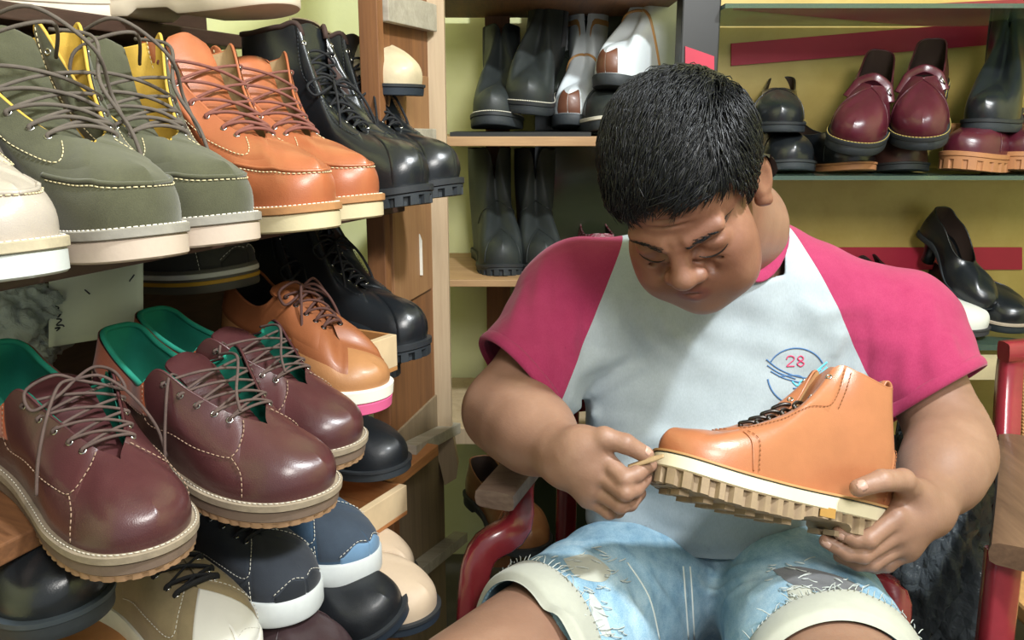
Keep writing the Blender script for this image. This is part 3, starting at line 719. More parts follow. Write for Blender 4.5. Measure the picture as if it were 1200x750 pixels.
# --- hair
def scalp_mask(p):
    """>0 where hair grows, head space"""
    x, y, z = p[..., 0], p[..., 1], p[..., 2]
    line = np.interp(y, [-.12, -.085, -.07, -.045, -.03, -.012, .012, .03, .06, .12], [.078, .074, .070, .055, .022, .012, .030, -.02, -.055, -.06])
    return z-line-.006*np.sin(x*90+y*60)-.004*np.sin(x*230)
def build_hair():
    m = MB(); hm = hair_mat(); C0 = np.array([0, .012, .05]); rr = np.random.default_rng(3)
    r = np.array([.078, .099, .090])
    def surf(d):  # radial hit with the head field
        a, b = .05, .16
        for _ in range(22):
            t = (a+b)/2
            if BODY.val(hl(*(C0+d*t))) < 0: a = t
            else: b = t
        return a
    # undercoat: cap that hugs the scalp
    n, k = 60, 96; G = np.zeros((n, k, 3)); keep = np.zeros((n, k), bool)
    for i in range(n):
        for j in range(k):
            th = PI*.80*i/(n-1); ph = 2*PI*j/k; d = np.array([math.sin(th)*math.cos(ph), math.sin(th)*math.sin(ph), math.cos(th)]); t = surf(d)
            p = C0+d*t; mk = float(scalp_mask(p)); keep[i, j] = mk > 0 and not (abs(p[0]) > .078 and -.01 < p[1] < .055 and p[2] < .034)
            G[i, j] = hl(*(p+d*(.009*min(1, max(0, mk/.02))-.001)))
    b = MB(); f = []
    for i in range(n-1):
        for j in range(k):
            j2 = (j+1) % k
            if keep[i, j] or keep[i+1, j] or keep[i, j2]: f.append((i*k+j, (i+1)*k+j, (i+1)*k+j2, i*k+j2))
    used = sorted({q for c in f for q in c}); mp = {q: w for w, q in enumerate(used)}
    m.add(G.reshape(-1, 3)[used], [tuple(mp[q] for q in c) for c in f])
    # locks combed forward and to his left
    cnt = 0
    while cnt < 9000:
        d = rr.normal(size=3); d /= np.linalg.norm(d)
        if d[2] < -.75: continue
        t = surf(d); p = C0+d*t; mk = float(scalp_mask(p))
        if mk < .001 or (abs(p[0]) > .074 and p[1] > -.01 and p[1] < .05 and p[2] < .032): continue
        comb = np.array([-.35-.5*d[0]*0, -1.0, -.15]) if d[2] > -.1 and p[1] < .07 else np.array([.0, .25, -1.0])
        kq = float(smoothstep(.45, .85, abs(d[0]))); comb = comb/np.linalg.norm(comb)*(1-kq)+np.array([0, -.25, -.95])*kq
        comb = comb+rr.normal(size=3)*.17; comb -= d*(comb@d); comb /= np.linalg.norm(comb)
        L = (.036 if d[2] > .2 else .016)*rr.uniform(.6, 1.2)*min(1, .35+mk/.03); lift = rr.uniform(.002, .008)*min(1, .3+mk/.03)
        P = []
        for q in (0, .3, .6, .85, 1):
            z = p+comb*L*q; dd = z-C0; dn = dd/np.linalg.norm(dd)
            P.append(hl(*(C0+dn*(t+.0074+lift*math.sin(PI*min(q*.75, 1))+.001+0*q))))
        w = rr.uniform(.0004, .0008); m.tube(P, [w, w*1.2, w, w*.7, w*.1], 3, 1, caps=False); cnt += 1
    return m.build('hair', hm, man)
build_hair()
mb = MB()
rr = np.random.default_rng(5)
def face_pt(x, z, off=.0):
    a, b = -.16, -.03
    for _ in range(24):
        y = (a+b)/2
        if BODY.val(hl(x, y, z)) < 0: b = y
        else: a = y
    return np.array([x, b-off, z])
for sgn in (1, -1):
    mb = MB()
    for i in range(60):
        q = rr.uniform(0, 1); x = .012+.042*q; z = .0185+.0065*math.sin(q*2.3)+rr.normal()*.0018*(1.2-q)
        p0 = face_pt(sgn*x, z, .0); p1 = face_pt(sgn*(x+.008), z+rr.uniform(-.001, .003)*(1-q)-.002*q, .0012); mb.tube([hl(*p0), hl(*((p0+p1)/2+np.array([0, -.0012, 0]))), hl(*p1)], [.00045, .00045, .0001], 3, 1, caps=False)
    mb.build('eyebrow', bpy.data.materials['hair_black'], man)
    mb = MB(); P = [hl(*face_pt(sgn*x, z, .0004)) for x, z in ((.020, -.007), (.028, -.0112), (.037, -.0122), (.046, -.009), (.052, -.004))]
    mb.tube(P, [.0004, .0009, .0010, .0009, .0004], 5, 5); mb.build('eyelashes', bpy.data.materials['hair_black'], man)
def nail(tip, prev, up, w=.0058, l=.011):
    tip = Vector(tip); d = (tip-Vector(prev)).normalized(); up = Vector(up); up = (up-d*up.dot(d)).normalized(); s = d.cross(up); G = []
    for i in range(6):
        a = i/5; row = []
        for j in range(7):
            b = j/3-1; ww = w*(.85+.15*math.sin(PI*a)) if a < .8 else w*.85
            row.append(tuple(tip+d*(l*(a-.55))+s*(ww*b)-up*(.0032*b*b+.0022*a*a)))
        G.append(row)
    return np.array(G)
NAIL = plain('nail', '#b48f80', .35, .06)
for s, nails in (('L', [('thumb', None, (0.15, -.5, 1), .0106)]), ('R', [('thumb', None, (.05, -.75, .75), .0119), (0, 0, (-.1, -.8, -.15), .0096), (1, 1, (-.1, -.8, -.1), .0096)])):
    for g, _, up, off in nails:
        ch = HANDS[s]['thumb'] if g == 'thumb' else HANDS[s]['fingers'][g]
        a, b = at(*ch[3]), at(*ch[2]); dn = (a-b).normalized(); u = Vector(up); u = (u-dn*u.dot(dn)).normalized()
        mb = MB(); mb.grid(nail(a+u*(off*.92), b+u*off, u, .0066 if g == 'thumb' else .0052)); o = mb.build('fingernail', NAIL, man)
        sol = o.modifiers.new('t', 'SOLIDIFY'); sol.thickness = .0008; sol.offset = 0
# ------------------------------------------------------------------ clothes
RIMS = {}; SLV = dict(L=.66, R=.56); SOUT = dict(L=Vector((-.012, -.006, -.012)), R=Vector((.002, -.004, .002)))
def build_shirt():
    f = Field(axis((-.10, .70, .0026)), axis((.98, 1.42, .0026)), axis((.50, 1.0, .0026)))
    f.ell(ches, (.200, .128, .175), k=.03); f.ell(bell, (.178, .142, .165), k=.07); f.ell(hips, (.185, .135, .12), k=.06)
    f.cap(at(730, 470, 1.2), at(728, 600, 1.17), .05, .05, k=.06); f.cap(at(985, 480, 1.2), at(965, 610, 1.17), .055, .06, k=.06)
    FT = f.F.copy()
    f.cap(J['shL'], J['shR'], .066, k=.06); nb = J['neck']
    for s in 'LR':
        f.cap(nb+Vector((0, .02, -.045)), J['sh'+s], .062, .068, k=.06)
        a, b = J['sh'+s], J['el'+s]; e = a.lerp(b, SLV[s]); out = SOUT[s]
        f.cap(a, e+out, .074, .082 if s == 'L' else .079, k=.055)
    G = lambda pl: [f.hit(x, y, .95, 1.4) for x, y in pl]
    folds = []
    F = [([(690, 465), (725, 440), (760, 425)], .006, .008), ([(672, 440), (700, 420), (740, 415)], .005, .010), ([(668, 470), (700, 490), (745, 492)], .006, .009), ([(690, 360), (705, 400), (712, 440)], .004, .009),
         ([(735, 330), (745, 375), (770, 410)], .005, .010), ([(760, 355), (785, 390), (815, 412)], .004, .009), ([(725, 340), (722, 380), (728, 420)], .004, .008),
         ([(700, 520), (760, 512), (830, 520), (900, 512)], .004, .010), ([(695, 545), (750, 560), (820, 560)], .004, .010), ([(1010, 400), (1000, 440), (1005, 470)], .004, .008), ([(985, 385), (975, 420)], .003, .007),
         ([(1015, 470), (985, 495), (950, 505)], .006, .010), ([(930, 350), (960, 365), (1000, 362)], .003, .010), ([(690, 580), (730, 610), (790, 632), (860, 640)], .007, .011), ([(960, 610), (930, 640), (880, 652)], .006, .010), ([(700, 610), (735, 640), (790, 652)], .006, .008),
         # sleeves
         ([(640, 300), (630, 360), (640, 430)], .005, .009), ([(660, 300), (652, 370), (660, 455)], .006, .008), ([(615, 330), (600, 390), (605, 440)], .004, .010), ([(590, 375), (588, 410), (600, 450)], .004, .007), ([(675, 330), (668, 400), (672, 460)], .005, .008),
         ([(1040, 330), (1042, 400), (1035, 480)], .006, .009), ([(1065, 340), (1062, 410), (1062, 470)], .005, .010), ([(1090, 350), (1090, 400), (1098, 450)], .004, .010), ([(1020, 350), (1028, 410), (1024, 470)], .005, .007), ([(1110, 390), (1120, 430)], .004, .008)]
    P = [(G(pl), a, s) for pl, a, s in F]
    for pl, a, s in P: f.fold(pl, a*2.0, s*1.35)
    # low undulation of the cloth
    X, Y, Z = f.pts((slice(None),)*3); f.F += (.0016*np.sin(X*60+Z*35+2*np.sin(Z*23))*np.sin(Z*48+Y*30-X*22)).astype(np.float32)
    f.shell(.0065)
    # openings: arms, neck, hem
    for s in 'LR':
        a, b = J['sh'+s], J['el'+s]; d = (b-a).normalized(); e = a.lerp(b, SLV[s])+SOUT[s]
        ca, cb = np.array(e+d*.045), np.array(b+d*.12); sl = f.box(np.minimum(ca, cb)-.09, np.maximum(ca, cb)+.09); Xs, Ys, Zs = f.pts(sl); ab = cb-ca
        tq = np.clip(((Xs-ca[0])*ab[0]+(Ys-ca[1])*ab[1]+(Zs-ca[2])*ab[2])/float(ab@ab), 0, 1); cd = np.sqrt((Xs-ca[0]-tq*ab[0])**2+(Ys-ca[1]-tq*ab[1])**2+(Zs-ca[2]-tq*ab[2])**2)-.0715
        f.put(sl, np.maximum(cd, .020-FT[sl]).astype(np.float32), .002, '-')
        n = Vector((d.x*1.0+(-.25 if s == 'L' else .28), d.y*.6, d.z)).normalized(); p0 = e+d*.006
        sl = f.box((-.2, .9, .5) if s == 'L' else (.44, .9, .5), (.125, 1.45, 1.0) if s == 'L' else (.8, 1.45, 1.0)); Xs, Ys, Zs = f.pts(sl)
        RIMS[s] = (p0, n); dd = ((Xs-p0.x)*n.x+(Ys-p0.y)*n.y+(Zs-p0.z)*n.z).astype(np.float32)
        lim = (np.sqrt((Xs-e.x)**2+(Ys-e.y)**2+(Zs-e.z)**2)-.15).astype(np.float32)   # only around the sleeve
        f.F[sl] = np.maximum(f.F[sl], np.minimum(dd, -lim))
    c0 = at(838, 330, 1.12); c1 = at(872, 235, 1.22)
    sl = f.box((.15, 1.0, .8), (.43, 1.42, 1.0)); Xs, Ys, Zs = f.pts(sl); a_ = (NK1-NK0).normalized(); hh = (Xs-NK0.x)*a_.x+(Ys-NK0.y)*a_.y+(Zs-NK0.z)*a_.z
    rr_ = np.sqrt(np.maximum((Xs-NK0.x)**2+(Ys-NK0.y)**2+(Zs-NK0.z)**2-hh*hh, 0))-.088; pl_ = -((Ys-1.085)*-.567+(Zs-.862)*.824)
    f.put(sl, np.maximum(rr_, pl_).astype(np.float32), .004, '-')
    hemz = f.hit(830, 655, .95, 1.4); f.half(hemz, Vector((0, -.25, -1)))
    return f
NK0 = Vector((.284, 1.162, .88)); NK1 = Vector((.290, 1.200, 1.0))
SH = build_shirt(); V, Q = SH.mesh(); V = relax(V, Q, 3)
def shirt_mat(name, h1, h2):
    s = NT(name); v = s.vec((1, 1, 1)); f = s.noise(16, 5, .7); fi = s.noise(700, 2, .6, s.vec((1, 1, .25)))
    col = s.mix(.35, s.ramp(f, [(.3, lin(h1)), (.7, lin(h2))]), s.ramp(fi, [(.35, lin(h1)), (.65, lin(h2))]))
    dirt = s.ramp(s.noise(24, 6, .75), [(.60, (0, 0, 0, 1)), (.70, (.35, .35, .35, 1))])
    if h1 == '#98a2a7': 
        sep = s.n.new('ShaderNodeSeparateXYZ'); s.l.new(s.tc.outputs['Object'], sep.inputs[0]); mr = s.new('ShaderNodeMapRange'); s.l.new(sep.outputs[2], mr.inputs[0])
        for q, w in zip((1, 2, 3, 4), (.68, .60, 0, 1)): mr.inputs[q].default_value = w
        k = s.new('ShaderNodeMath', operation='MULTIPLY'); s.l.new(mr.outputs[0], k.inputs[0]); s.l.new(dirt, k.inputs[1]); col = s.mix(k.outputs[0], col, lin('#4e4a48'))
    s.set(Base_Color=col, Roughness=.95, Sheen_Weight=.12); s.b.inputs['Specular IOR Level'].default_value = .15
    s.bump(fi, .25, .0006); s.bump(s.noise(55, 3), .2, .002); return s.m
GREY = shirt_mat('shirt_grey', '#98a2a7', '#abb5bb'); PINK = shirt_mat('shirt_pink', '#8f2a4e', '#a23a5e')
shirt = quick_mesh('t_shirt', V, Q, [GREY, PINK], man)
# raglan sleeves: cut along two slanted planes and hang them under the shirt
def split(o, p, n, name, mat):
    bm = bmesh.new(); bm.from_mesh(o.data); bmesh.ops.bisect_plane(bm, geom=bm.verts[:]+bm.edges[:]+bm.faces[:], plane_co=p, plane_no=n)
    b2 = bm.copy(); n = Vector(n)
    dl = [f for f in bm.faces if (f.calc_center_median()-Vector(p)).dot(n) > 0]; bmesh.ops.delete(bm, geom=dl, context='FACES')
    dl = [f for f in b2.faces if (f.calc_center_median()-Vector(p)).dot(n) <= 0]; bmesh.ops.delete(b2, geom=dl, context='FACES')
    bm.to_mesh(o.data); bm.free(); me = bpy.data.meshes.new(name); b2.to_mesh(me); b2.free(); return link(name, me, mat, o)
for a, b, c, sg in (((738, 292), (690, 352), (668, 470), -1), ((931, 287), (985, 335), (1022, 470), 1)):
    A, C = SH.hit(*a, .95, 1.4), SH.hit(*c, .95, 1.4); n = (C-A).cross(Vector((sg*-.05, 1, .0))).normalized()
    if n.x*sg < 0: n = -n
    split(shirt, (A+C)/2+n*(.012), n, 'sleeve', PINK)
# ribbed collar: a band round the neck opening
def ring_on(f, c, ax, r, n=72, drop=.0):
    ax = ax.normalized(); u = ax.cross(Vector((0, 1, 0))).normalized(); v = ax.cross(u); return [(c+(u*math.cos(a)+v*math.sin(a))*r) for a in [2*PI*i/n for i in range(n)]], u, v
axn = (NK1-NK0).normalized(); ring, _, _ = ring_on(SH, NK0, axn, 1); rows = []
u_, v_ = ring[0]-NK0, ring[18]-NK0; rel = V-np.array(NK0); hx = rel@np.array(axn); qa = rel@np.array(u_); qb = rel@np.array(v_); rad = np.sqrt(qa*qa+qb*qb); ang = (np.arctan2(qb, qa)%(2*PI))/(2*PI)*72
near = (rad > .055) & (rad < .094) & (hx > -.10) & (hx < .2); RH = []
for i in range(72):
    k_ = np.nonzero(near & (np.abs((ang-i+36) % 72-36) < .8))[0]
    RH.append(None if not len(k_) else (lambda q: (float(rad[q]), float(hx[q])))(k_[np.argmax(hx[k_])]))
good = [i for i, q in enumerate(RH) if q]; ks = np.exp(-.5*(np.arange(-6, 7)/1.8)**2); ks /= ks.sum()
sm = [np.convolve(np.concatenate([w[-6:], w, w[:6]]), ks, 'valid') for w in [np.interp(np.arange(72), good, [RH[i][c] for i in good], period=72) for c in (0, 1)]]
mb = MB(); Gc = []
for i, p in enumerate(ring):
    d = (p-NK0).normalized(); row = []
    for t in range(9):
        a = 2*PI*t/9; row.append(tuple(NK0+d*(sm[0][i]+.001+.0034*math.cos(a)-.003*math.sin(a))+axn*(sm[1][i]+.002+.0085*math.sin(a))))
    Gc.append(row)
mb.grid(np.array(Gc), True, True); mb.build('collar', PINK, shirt)
# turned hems round the sleeve ends
for s in 'LR':
    p0, n = RIMS[s]; u = n.orthogonal().normalized(); v = n.cross(u); rel = V-np.array(p0); h = rel@np.array(n); qa, qb = rel@np.array(u), rel@np.array(v); rad = np.hypot(qa, qb); ang = (np.arctan2(qb, qa) % (2*PI))/(2*PI)*72; Rr = []
    for i in range(72):
        k_ = np.nonzero((np.abs(h) < .005) & (rad < .14) & (np.abs((ang-i+36) % 72-36) < 1))[0]; Rr.append(float(rad[k_].max()) if len(k_) else None)
    good = [i for i, q in enumerate(Rr) if q]
    if len(good) < 20: continue
    w = np.interp(np.arange(72), good, [Rr[i] for i in good], period=72); w = np.convolve(np.concatenate([w[-6:], w, w[:6]]), ks, 'valid'); mb = MB(); Gs = []
    for i in range(72):
        d = u*math.cos(2*PI*i/72)+v*math.sin(2*PI*i/72); Gs.append([tuple(p0+d*(w[i]-.0022+.0045*math.cos(a))+n*(-.005+.009*math.sin(a))) for a in np.linspace(0, 2*PI, 11)[:-1]])
    mb.grid(np.array(Gs), True, True); mb.build('sleeve_hem', PINK, shirt)
# --- shorts
def build_shorts():
    f = Field(axis((-.08, .56, .0028)), axis((.76, 1.36, .003)), axis((.37, .78, .0028)))
    f.ell(hips+Vector((0, .0, -.02)), (.185, .135, .115), k=.05)
    for s in 'LR':
        a, b = J['hip'+s], J['kn'+s]; f.cap(a, a.lerp(b, .72), .113, .109, k=.03)
    G = lambda pl: [f.hit(x, y, .7, 1.3) for x, y in pl]
    F = [([(720, 640), (770, 690), (800, 745)], .007, .009), ([(735, 625), (800, 690), (850, 735)], .006, .009), ([(700, 660), (740, 710), (760, 748)], .006, .010), ([(780, 650), (830, 668), (890, 660)], .007, .009), ([(760, 665), (830, 695), (900, 672)], .006, .008),
         ([(840, 745), (880, 700), (930, 672)], .007, .009), ([(820, 720), (870, 690), (905, 682)], .005, .008), ([(650, 640), (690, 650), (720, 690)], .005, .008)]
    for pl, a, s in [(G(pl), a, s) for pl, a, s in F]: f.fold(pl, a, s)
    X, Y, Z = f.pts((slice(None),)*3); f.F += (.0014*np.sin(X*75+Y*45)*np.sin(Z*60+Y*40-X*30)).astype(np.float32)
    f.shell(.007); return f
SO = build_shorts()
LEG = {}; SHR = dict(L=.55, R=-.2)
for s, px in (('L', (625, 684)), ('R', (965, 742))):
    a, b = J['hip'+s], J['kn'+s]; d = (b-a).normalized(); q = SO.hit(*px, .7, 1.3); t = (q-a).dot(d); LEG[s] = (a, d, t)
    p0 = a+d*t; f = SO; xp = Vector((1, 0, 0)); xp = (xp-d*xp.dot(d)).normalized(); n = d-xp*SHR[s]
    sl = f.box((-.2, .6, .2) if s == 'L' else (hips.x, .6, .2), (hips.x, 1.5, 1) if s == 'L' else (.7, 1.5, 1)); Xs, Ys, Zs = f.pts(sl)
    f.F[sl] = np.maximum(f.F[sl], ((Xs-p0.x)*n.x+(Ys-p0.y)*n.y+(Zs-p0.z)*n.z).astype(np.float32))
f = SO; hz = SO.hit(830, 640, .9, 1.3)
V, Q = SO.mesh(); V = relax(V, Q, 2)
def denim(name, light=1.0):
    s = NT(name); w = s.noise(900, 2, .5, s.vec((1, 1, 1))); big = s.noise(9, 6, .7, dist=.6); st = s.noise(60, 4, .7, s.vec((1, .25, 1)))
    c = s.ramp(big, [(.32, lin('#4f7f9e')), (.5, lin('#86adc4')), (.66, lin('#b4cdd8'))]); c = s.mix(.35, c, s.ramp(st, [(.3, lin('#44708f')), (.7, lin('#b9d0da'))])); c = s.mix(.2, c, s.ramp(w, [(.35, lin('#3d6788')), (.65, lin('#c3d6dd'))]))
    s.set(Base_Color=c, Roughness=.92); s.b.inputs['Specular IOR Level'].default_value = .15; s.bump(w, .3, .0006); s.bump(st, .25, .0015); return s.m
DEN = denim('denim_blue'); THREAD = plain('frayed_thread', '#b4bab6', .9, .15)
CUFF = fabric('pale_cotton', '#abaca0', .08); DIRT = fabric('oil_dark_cloth', '#66676a', .3)
shorts = quick_mesh('denim_shorts', V, Q, DEN, man)
BV = {}
from mathutils.bvhtree import BVHTree
def bvh(o): 
    me = o.data; return BVHTree.FromPolygons([v.co.copy() for v in me.vertices], [tuple(p.vertices) for p in me.polygons])
# pale turned-out hems with frayed upper edges
rr = np.random.default_rng(11)
for s, wd in (('L', .052), ('R', .050)):
    a, d, t = LEG[s]; u = d.cross(Vector((0, 0, 1))).normalized(); v = u.cross(d).normalized(); 
    kf = BVHTree.FromPolygons([Vector(p) for p in V], [tuple(int(i) for i in q) for q in Q]); n = 96; Gm = []
    if v.z < 0: v = -v
    fr = MB()
    for i in range(n):
        an = 2*PI*i/n; dr = u*math.cos(an)+v*math.sin(an); row = []; xp = Vector((1, 0, 0)); xp = (xp-d*xp.dot(d)).normalized(); tt = t+SHR[s]*dr.dot(xp)*.11
        for j, (x, off) in enumerate(((.006, -.005), (.003, -.004), (.001, .002), (-.006, .0045), (-wd*.5, .0045), (-wd+.004, .004), (-wd, .001))):
            c = a+d*(tt+min(x, -.004)); h, nn, _, dist = kf.ray_cast(c+dr*.25, -dr, .25)
            c2 = a+d*(tt+x); base = h if h is not None else c+dr*.112
            if s == 'L' and base.x > hips.x+.0: base = c+dr*.112
            r0 = (base-c).dot(dr); r0 = min(max(r0, .100), .116); row.append(tuple(c2+dr*(r0+off)))
        Gm.append(row)
        if i % 1 == 0:
            for _ in range(1):
                p = Vector(row[-2])+dr*.0012; q = d*(-1)*rr.uniform(.002, .009)+u*rr.normal()*.006+v*rr.normal()*.002+dr*rr.uniform(.001, .005)
                fr.tube([p+d*.004, p+q*.5+dr*.001, p+q], [.0008, .0007, .0004], 3, 1, caps=False)
    Gm = np.array(Gm)
    for _ in range(2): Gm = (np.roll(Gm, 1, 0)+2*Gm+np.roll(Gm, -1, 0))/4
    mb = MB(); mb.grid(Gm, closed_u=True); o = mb.build('leg_hem', CUFF, shorts); fr.build('frayed_edge', THREAD, o)
kb = bvh(shorts)
def drop(kd, px, py, off=.001, far=3):
    d = (at(px, py, 1)-CAM).normalized(); h, n, i, ds = kd.ray_cast(CAM, d, far)
    if h is None: return None
    if n.dot(d) > 0: n = -n
    return h+n*off, n
# torn patches with loose threads
def tear(pts, mat, nm='torn_patch', k=26, jit=9):
    mb = MB(); c = np.mean(pts, 0); G = []
    ring = spline([(x, y, 0) for x, y in pts+[pts[0]]], 5)[:-1]
    for q in np.linspace(0, 1, 5):
        row = []
        for x, y, _ in ring:
            xx, yy = c[0]+(x-c[0])*q, c[1]+(y-c[1])*q; h = drop(kb, xx, yy, .0016*(1 if q < .9 else .2)); row.append(tuple(h[0]) if h else (0, 0, 0))
        G.append(row)
    G = np.array(G)
    if (np.abs(G).sum(-1) == 0).any(): return
    mb.grid(G, closed_v=True); o = mb.build(nm, mat, shorts, weld=.0002); th = MB()
    for _ in range(k):
        x, y = pts[rr.integers(len(pts))]; x += rr.normal()*jit; y += rr.normal()*jit*.7; a = rr.uniform(-.5, .5); L = rr.uniform(5, 16); P = []
        for q in (0, .5, 1):
            h = drop(kb, x+L*q*math.cos(a), y+L*q*math.sin(a)+2*math.sin(q*3), .0015+.002*math.sin(q*PI)*rr.uniform(.3, 1.5))
            if h: P.append(h[0])
        if len(P) == 3 and max((P[0]-P[1]).length, (P[1]-P[2]).length) < .03: th.tube(P, .0007, 3, 2, caps=False)
    if th.v: th.build('loose_threads', THREAD, o)
tear([(640, 628), (668, 620), (694, 632), (690, 652), (660, 658), (640, 648)], DIRT)
tear([(660, 655), (690, 650), (715, 668), (706, 682), (676, 676)], CUFF, 'worn_patch')
tear([(922, 690), (942, 684), (958, 702), (962, 722), (935, 722), (926, 708)], CUFF, 'worn_patch')
tear([(905, 668), (935, 664), (985, 676), (1010, 692), (965, 694), (930, 686)], DIRT)
tear([(690, 690), (706, 712), (716, 742), (706, 744), (692, 715)], THREAD, 'worn_patch', 18, 6)
SEAM = plain('denim_stitch', '#d0d8d4', .9, .1)
for q in ([(800, 664), (802, 690), (806, 749)], [(808, 664), (810, 690), (813, 749)], [(735, 660), (760, 700), (772, 749)]):
    P = [drop(kb, x, y, .0008) for x, y, _ in spline([(a, b, 0) for a, b in q], 6)]; P = [p[0] for p in P if p]
    if len(P) > 2 and max((a-b).length for a, b in zip(P, P[1:])) < .05: mb = MB(); mb.tube(P, .0012, 5, 1); mb.build('seam', SEAM, shorts)
# --- printed emblem on the chest
ks_ = bvh(shirt)
def decal_line(name, pts, r, mat, n=8):
    P = []
    for x, y, _ in spline([(x, y, 0) for x, y in pts], n):
        h = drop(ks_, x, y, .0008)
        if h: P.append(h[0])
    if len(P) > 1:
        mb = MB(); mb.tube(P, r, 6, 1, flat=.35, up=(0, -1, .3)); return mb.build(name, mat, shirt)
NAVY = plain('print_navy', '#4a6f9c', .85); CYAN = plain('print_cyan', '#5fc4e0', .85); RED = plain('print_red', '#c9426a', .85)
arc = lambda cx, cy, rx, ry, a, b: [(cx+rx*math.cos(R(t)), cy-ry*math.sin(R(t))) for t in np.linspace(a, b, 9)]
decal_line('emblem_arc', arc(933, 438, 34, 30, 25, 152), .0011, NAVY)
decal_line('emblem_arc', arc(933, 438, 34, 36, 190, 262), .0012, NAVY)
for q in ([(898, 421), (912, 432), (930, 440), (945, 443)], [(899, 428), (913, 437), (932, 444)], [(903, 435), (918, 443), (936, 448)], [(912, 441), (935, 440), (944, 446)]): decal_line('emblem_wing', q, .0010, NAVY)
for q in ([(945, 443), (957, 434), (969, 424)], [(948, 448), (960, 439), (969, 430)], [(938, 447), (950, 441), (962, 432)], [(928, 447), (934, 452), (938, 446)]): decal_line('emblem_wing', q, .0012, CYAN)
for q in ([(929, 455), (943, 455)], [(926, 466), (934, 466)]): decal_line('emblem_bar', q, .0011, NAVY, 4)
D2 = [(921.5, 421), (923, 417.8), (926.5, 417), (930, 418.5), (930, 421.5), (926, 425), (921.8, 429), (926, 429), (930.8, 429)]
D8 = [(938, 423), (934.6, 420), (938, 417), (941.4, 420), (938, 423), (934, 426), (938, 429.2), (942, 426), (938, 423)]
decal_line('emblem_digit', D2, .0010, RED, 5); decal_line('emblem_digit', D8, .0010, RED, 5)
# ------------------------------------------------------------------ the boot he holds and the tool
TAN = '#a56846'
def held_boot():
    Tt, Hh = at(766, 548, .890), at(1038, 611, .945); root = thing('ankle_boot', 'tan leather ankle boot on a thick cream lug sole, held in both hands', 'boot')
    L = (Tt-Hh).length-.012; x = (Tt-Hh).normalized(); z = Vector((.02, .40, .92)); z = (z-x*z.dot(x)).normalized(); y = z.cross(x)
    M = Matrix((x, y, z)).transposed().to_4x4(); M.translation = Hh+x*.006-z*.026; root.matrix_world = M
    um = leather('leather_tan', TAN, .34, .12, .25); TB = [list(q) for q in TOPS['boot']]; TB[7][2] = .108; TB[0][0] = TB[1][0] = .045; TB[2][0] = .08; TB[8] = [.60, .008, .068]; TB[9] = [.70, 0, .053]; TB[10] = [.85, 0, .043]; TB[11] = [.955, 0, .034]; s = Shoe(root, TB, L, .050, (.039, .036), 1, .010, .006, lift=.95)
    lm = plain('lining_tan', '#b58a5c', .85); s.upper(um); s.lining(lm, 8, .1); s.rim(um, .0016); s.insole(INS)
    s.patch('facing', um, (5.5, lambda u: 8.4-.4*(1-u)), (.55, 1), .0013, nt=26); s.patch('heel_counter', um, (0, lambda u: 2.7-1.3*u), (0, .48), .0012)
    st = plain('thread_tan', '#8f5630', .8)
    s.line([[(5.6, .97), (5.62, .6), (7.0, .56), (8.1, .60), (8.36, .8)], [(5.3, .97), (5.3, .62)], [(2.65, .03), (2.2, .3), (1.4, .47), (0, .48)], [(7.0, .04), (7.3, .3), (7.9, .5)]], st, off=.002)
    s.line([(7.15, .03), (7.45, .28), (7.9, .48)], um, 'quarter_seam', r=.001, solid=True)
    s.tongue(um, .012, .027, drop=.006); ts = [6.1, 6.75]; s.eyelets(EYE, ts, .9, .003)
    hk = [7.1, 7.4, 7.7, 8.0]
    for sg in (1, -1):
        for t in hk:
            a, b, c = s.pt(t, .84, sg, .002), s.pt(t, .97, sg, .005), s.pt(t, .84, sg, .005); mb = MB(); mb.tube([a, c, s.pt(t, .92, sg, .0065), b, s.pt(t, 1, sg, .003)], .0024, 6, 4); mb.ball(a, .0032, 8, 6); mb.build('lace_hook', EYE_D, root)
    mb = MB(); p = s.pt(0, 1, 1); mb.tube([p+(.003, 0, -.03), p+(-.005, 0, -.012), p+(-.011, 0, .008), p+(-.003, 0, .014), p+(.004, 0, -.004)], .009, 6, 6, flat=.22, up=(1, 0, 0)); mb.build('pull_tab', um, root)
    CR = plain('sole_cream', '#d8cdb0', .6, .04, 30, bump=.1); TR = plain('tread_tan', '#8f7a60', .7, .12, 50, bump=.2)
    s.sole('tread', TR, 0, .52, .0052, .002, lug=(40, .0065, .92), arch=.22); s.sole('midsole', CR, .50, .93, .0062, .002); s.sole('welt', plain('welt_tan', '#b48a5a', .6), .955, 1.03, .0066, .001); s.sole('welt_line', plain('welt_dark', '#2f3a36', .7), .925, .96, .0050, .0005)
    # tread blocks under the sole
    full, nn = s.outline(-.010, 30); mb = MB()
    for i in range(11):
        xx = L*(.08+.085*i); 
        if .27*L < xx < .45*L: continue
        wy = np.interp(xx, s.out[:, 0], s.out[:, 1])*.8
        for sg in (1, -1): mb = MB(); mb.box((xx, s.bend(xx, sg*wy*.5), s.zs(xx)-.0025), (.012, wy*.7, .006)); mb.build('tread_block', TR, root, smooth=False)
    mb = MB(); xx = .36*L; c = (xx, s.bend(xx, np.interp(xx, s.out[:, 0], s.out[:, 1]))+.0052, .0165); mb.box(c, (.020, .0012, .011)); mb.build('sole_label', plain('label_ochre', '#a07838', .6), root, smooth=False)
    return s
held_boot()
t = thing('wooden_spatula', 'small flat wooden glue stick pinched in the fingers at the boot toe', 'tool')
mb = MB(); a, b = at(736, 547, .884), at(778, 534, .868); mb.tube([a, a.lerp(b, .3), a.lerp(b, .7), b], [.0028, .0036, .0042, .0026], 6, 5, flat=.35, up=(0, -.6, 1)); mb.build('blade', plain('stick_wood', '#a58a66', .7, .2), t)
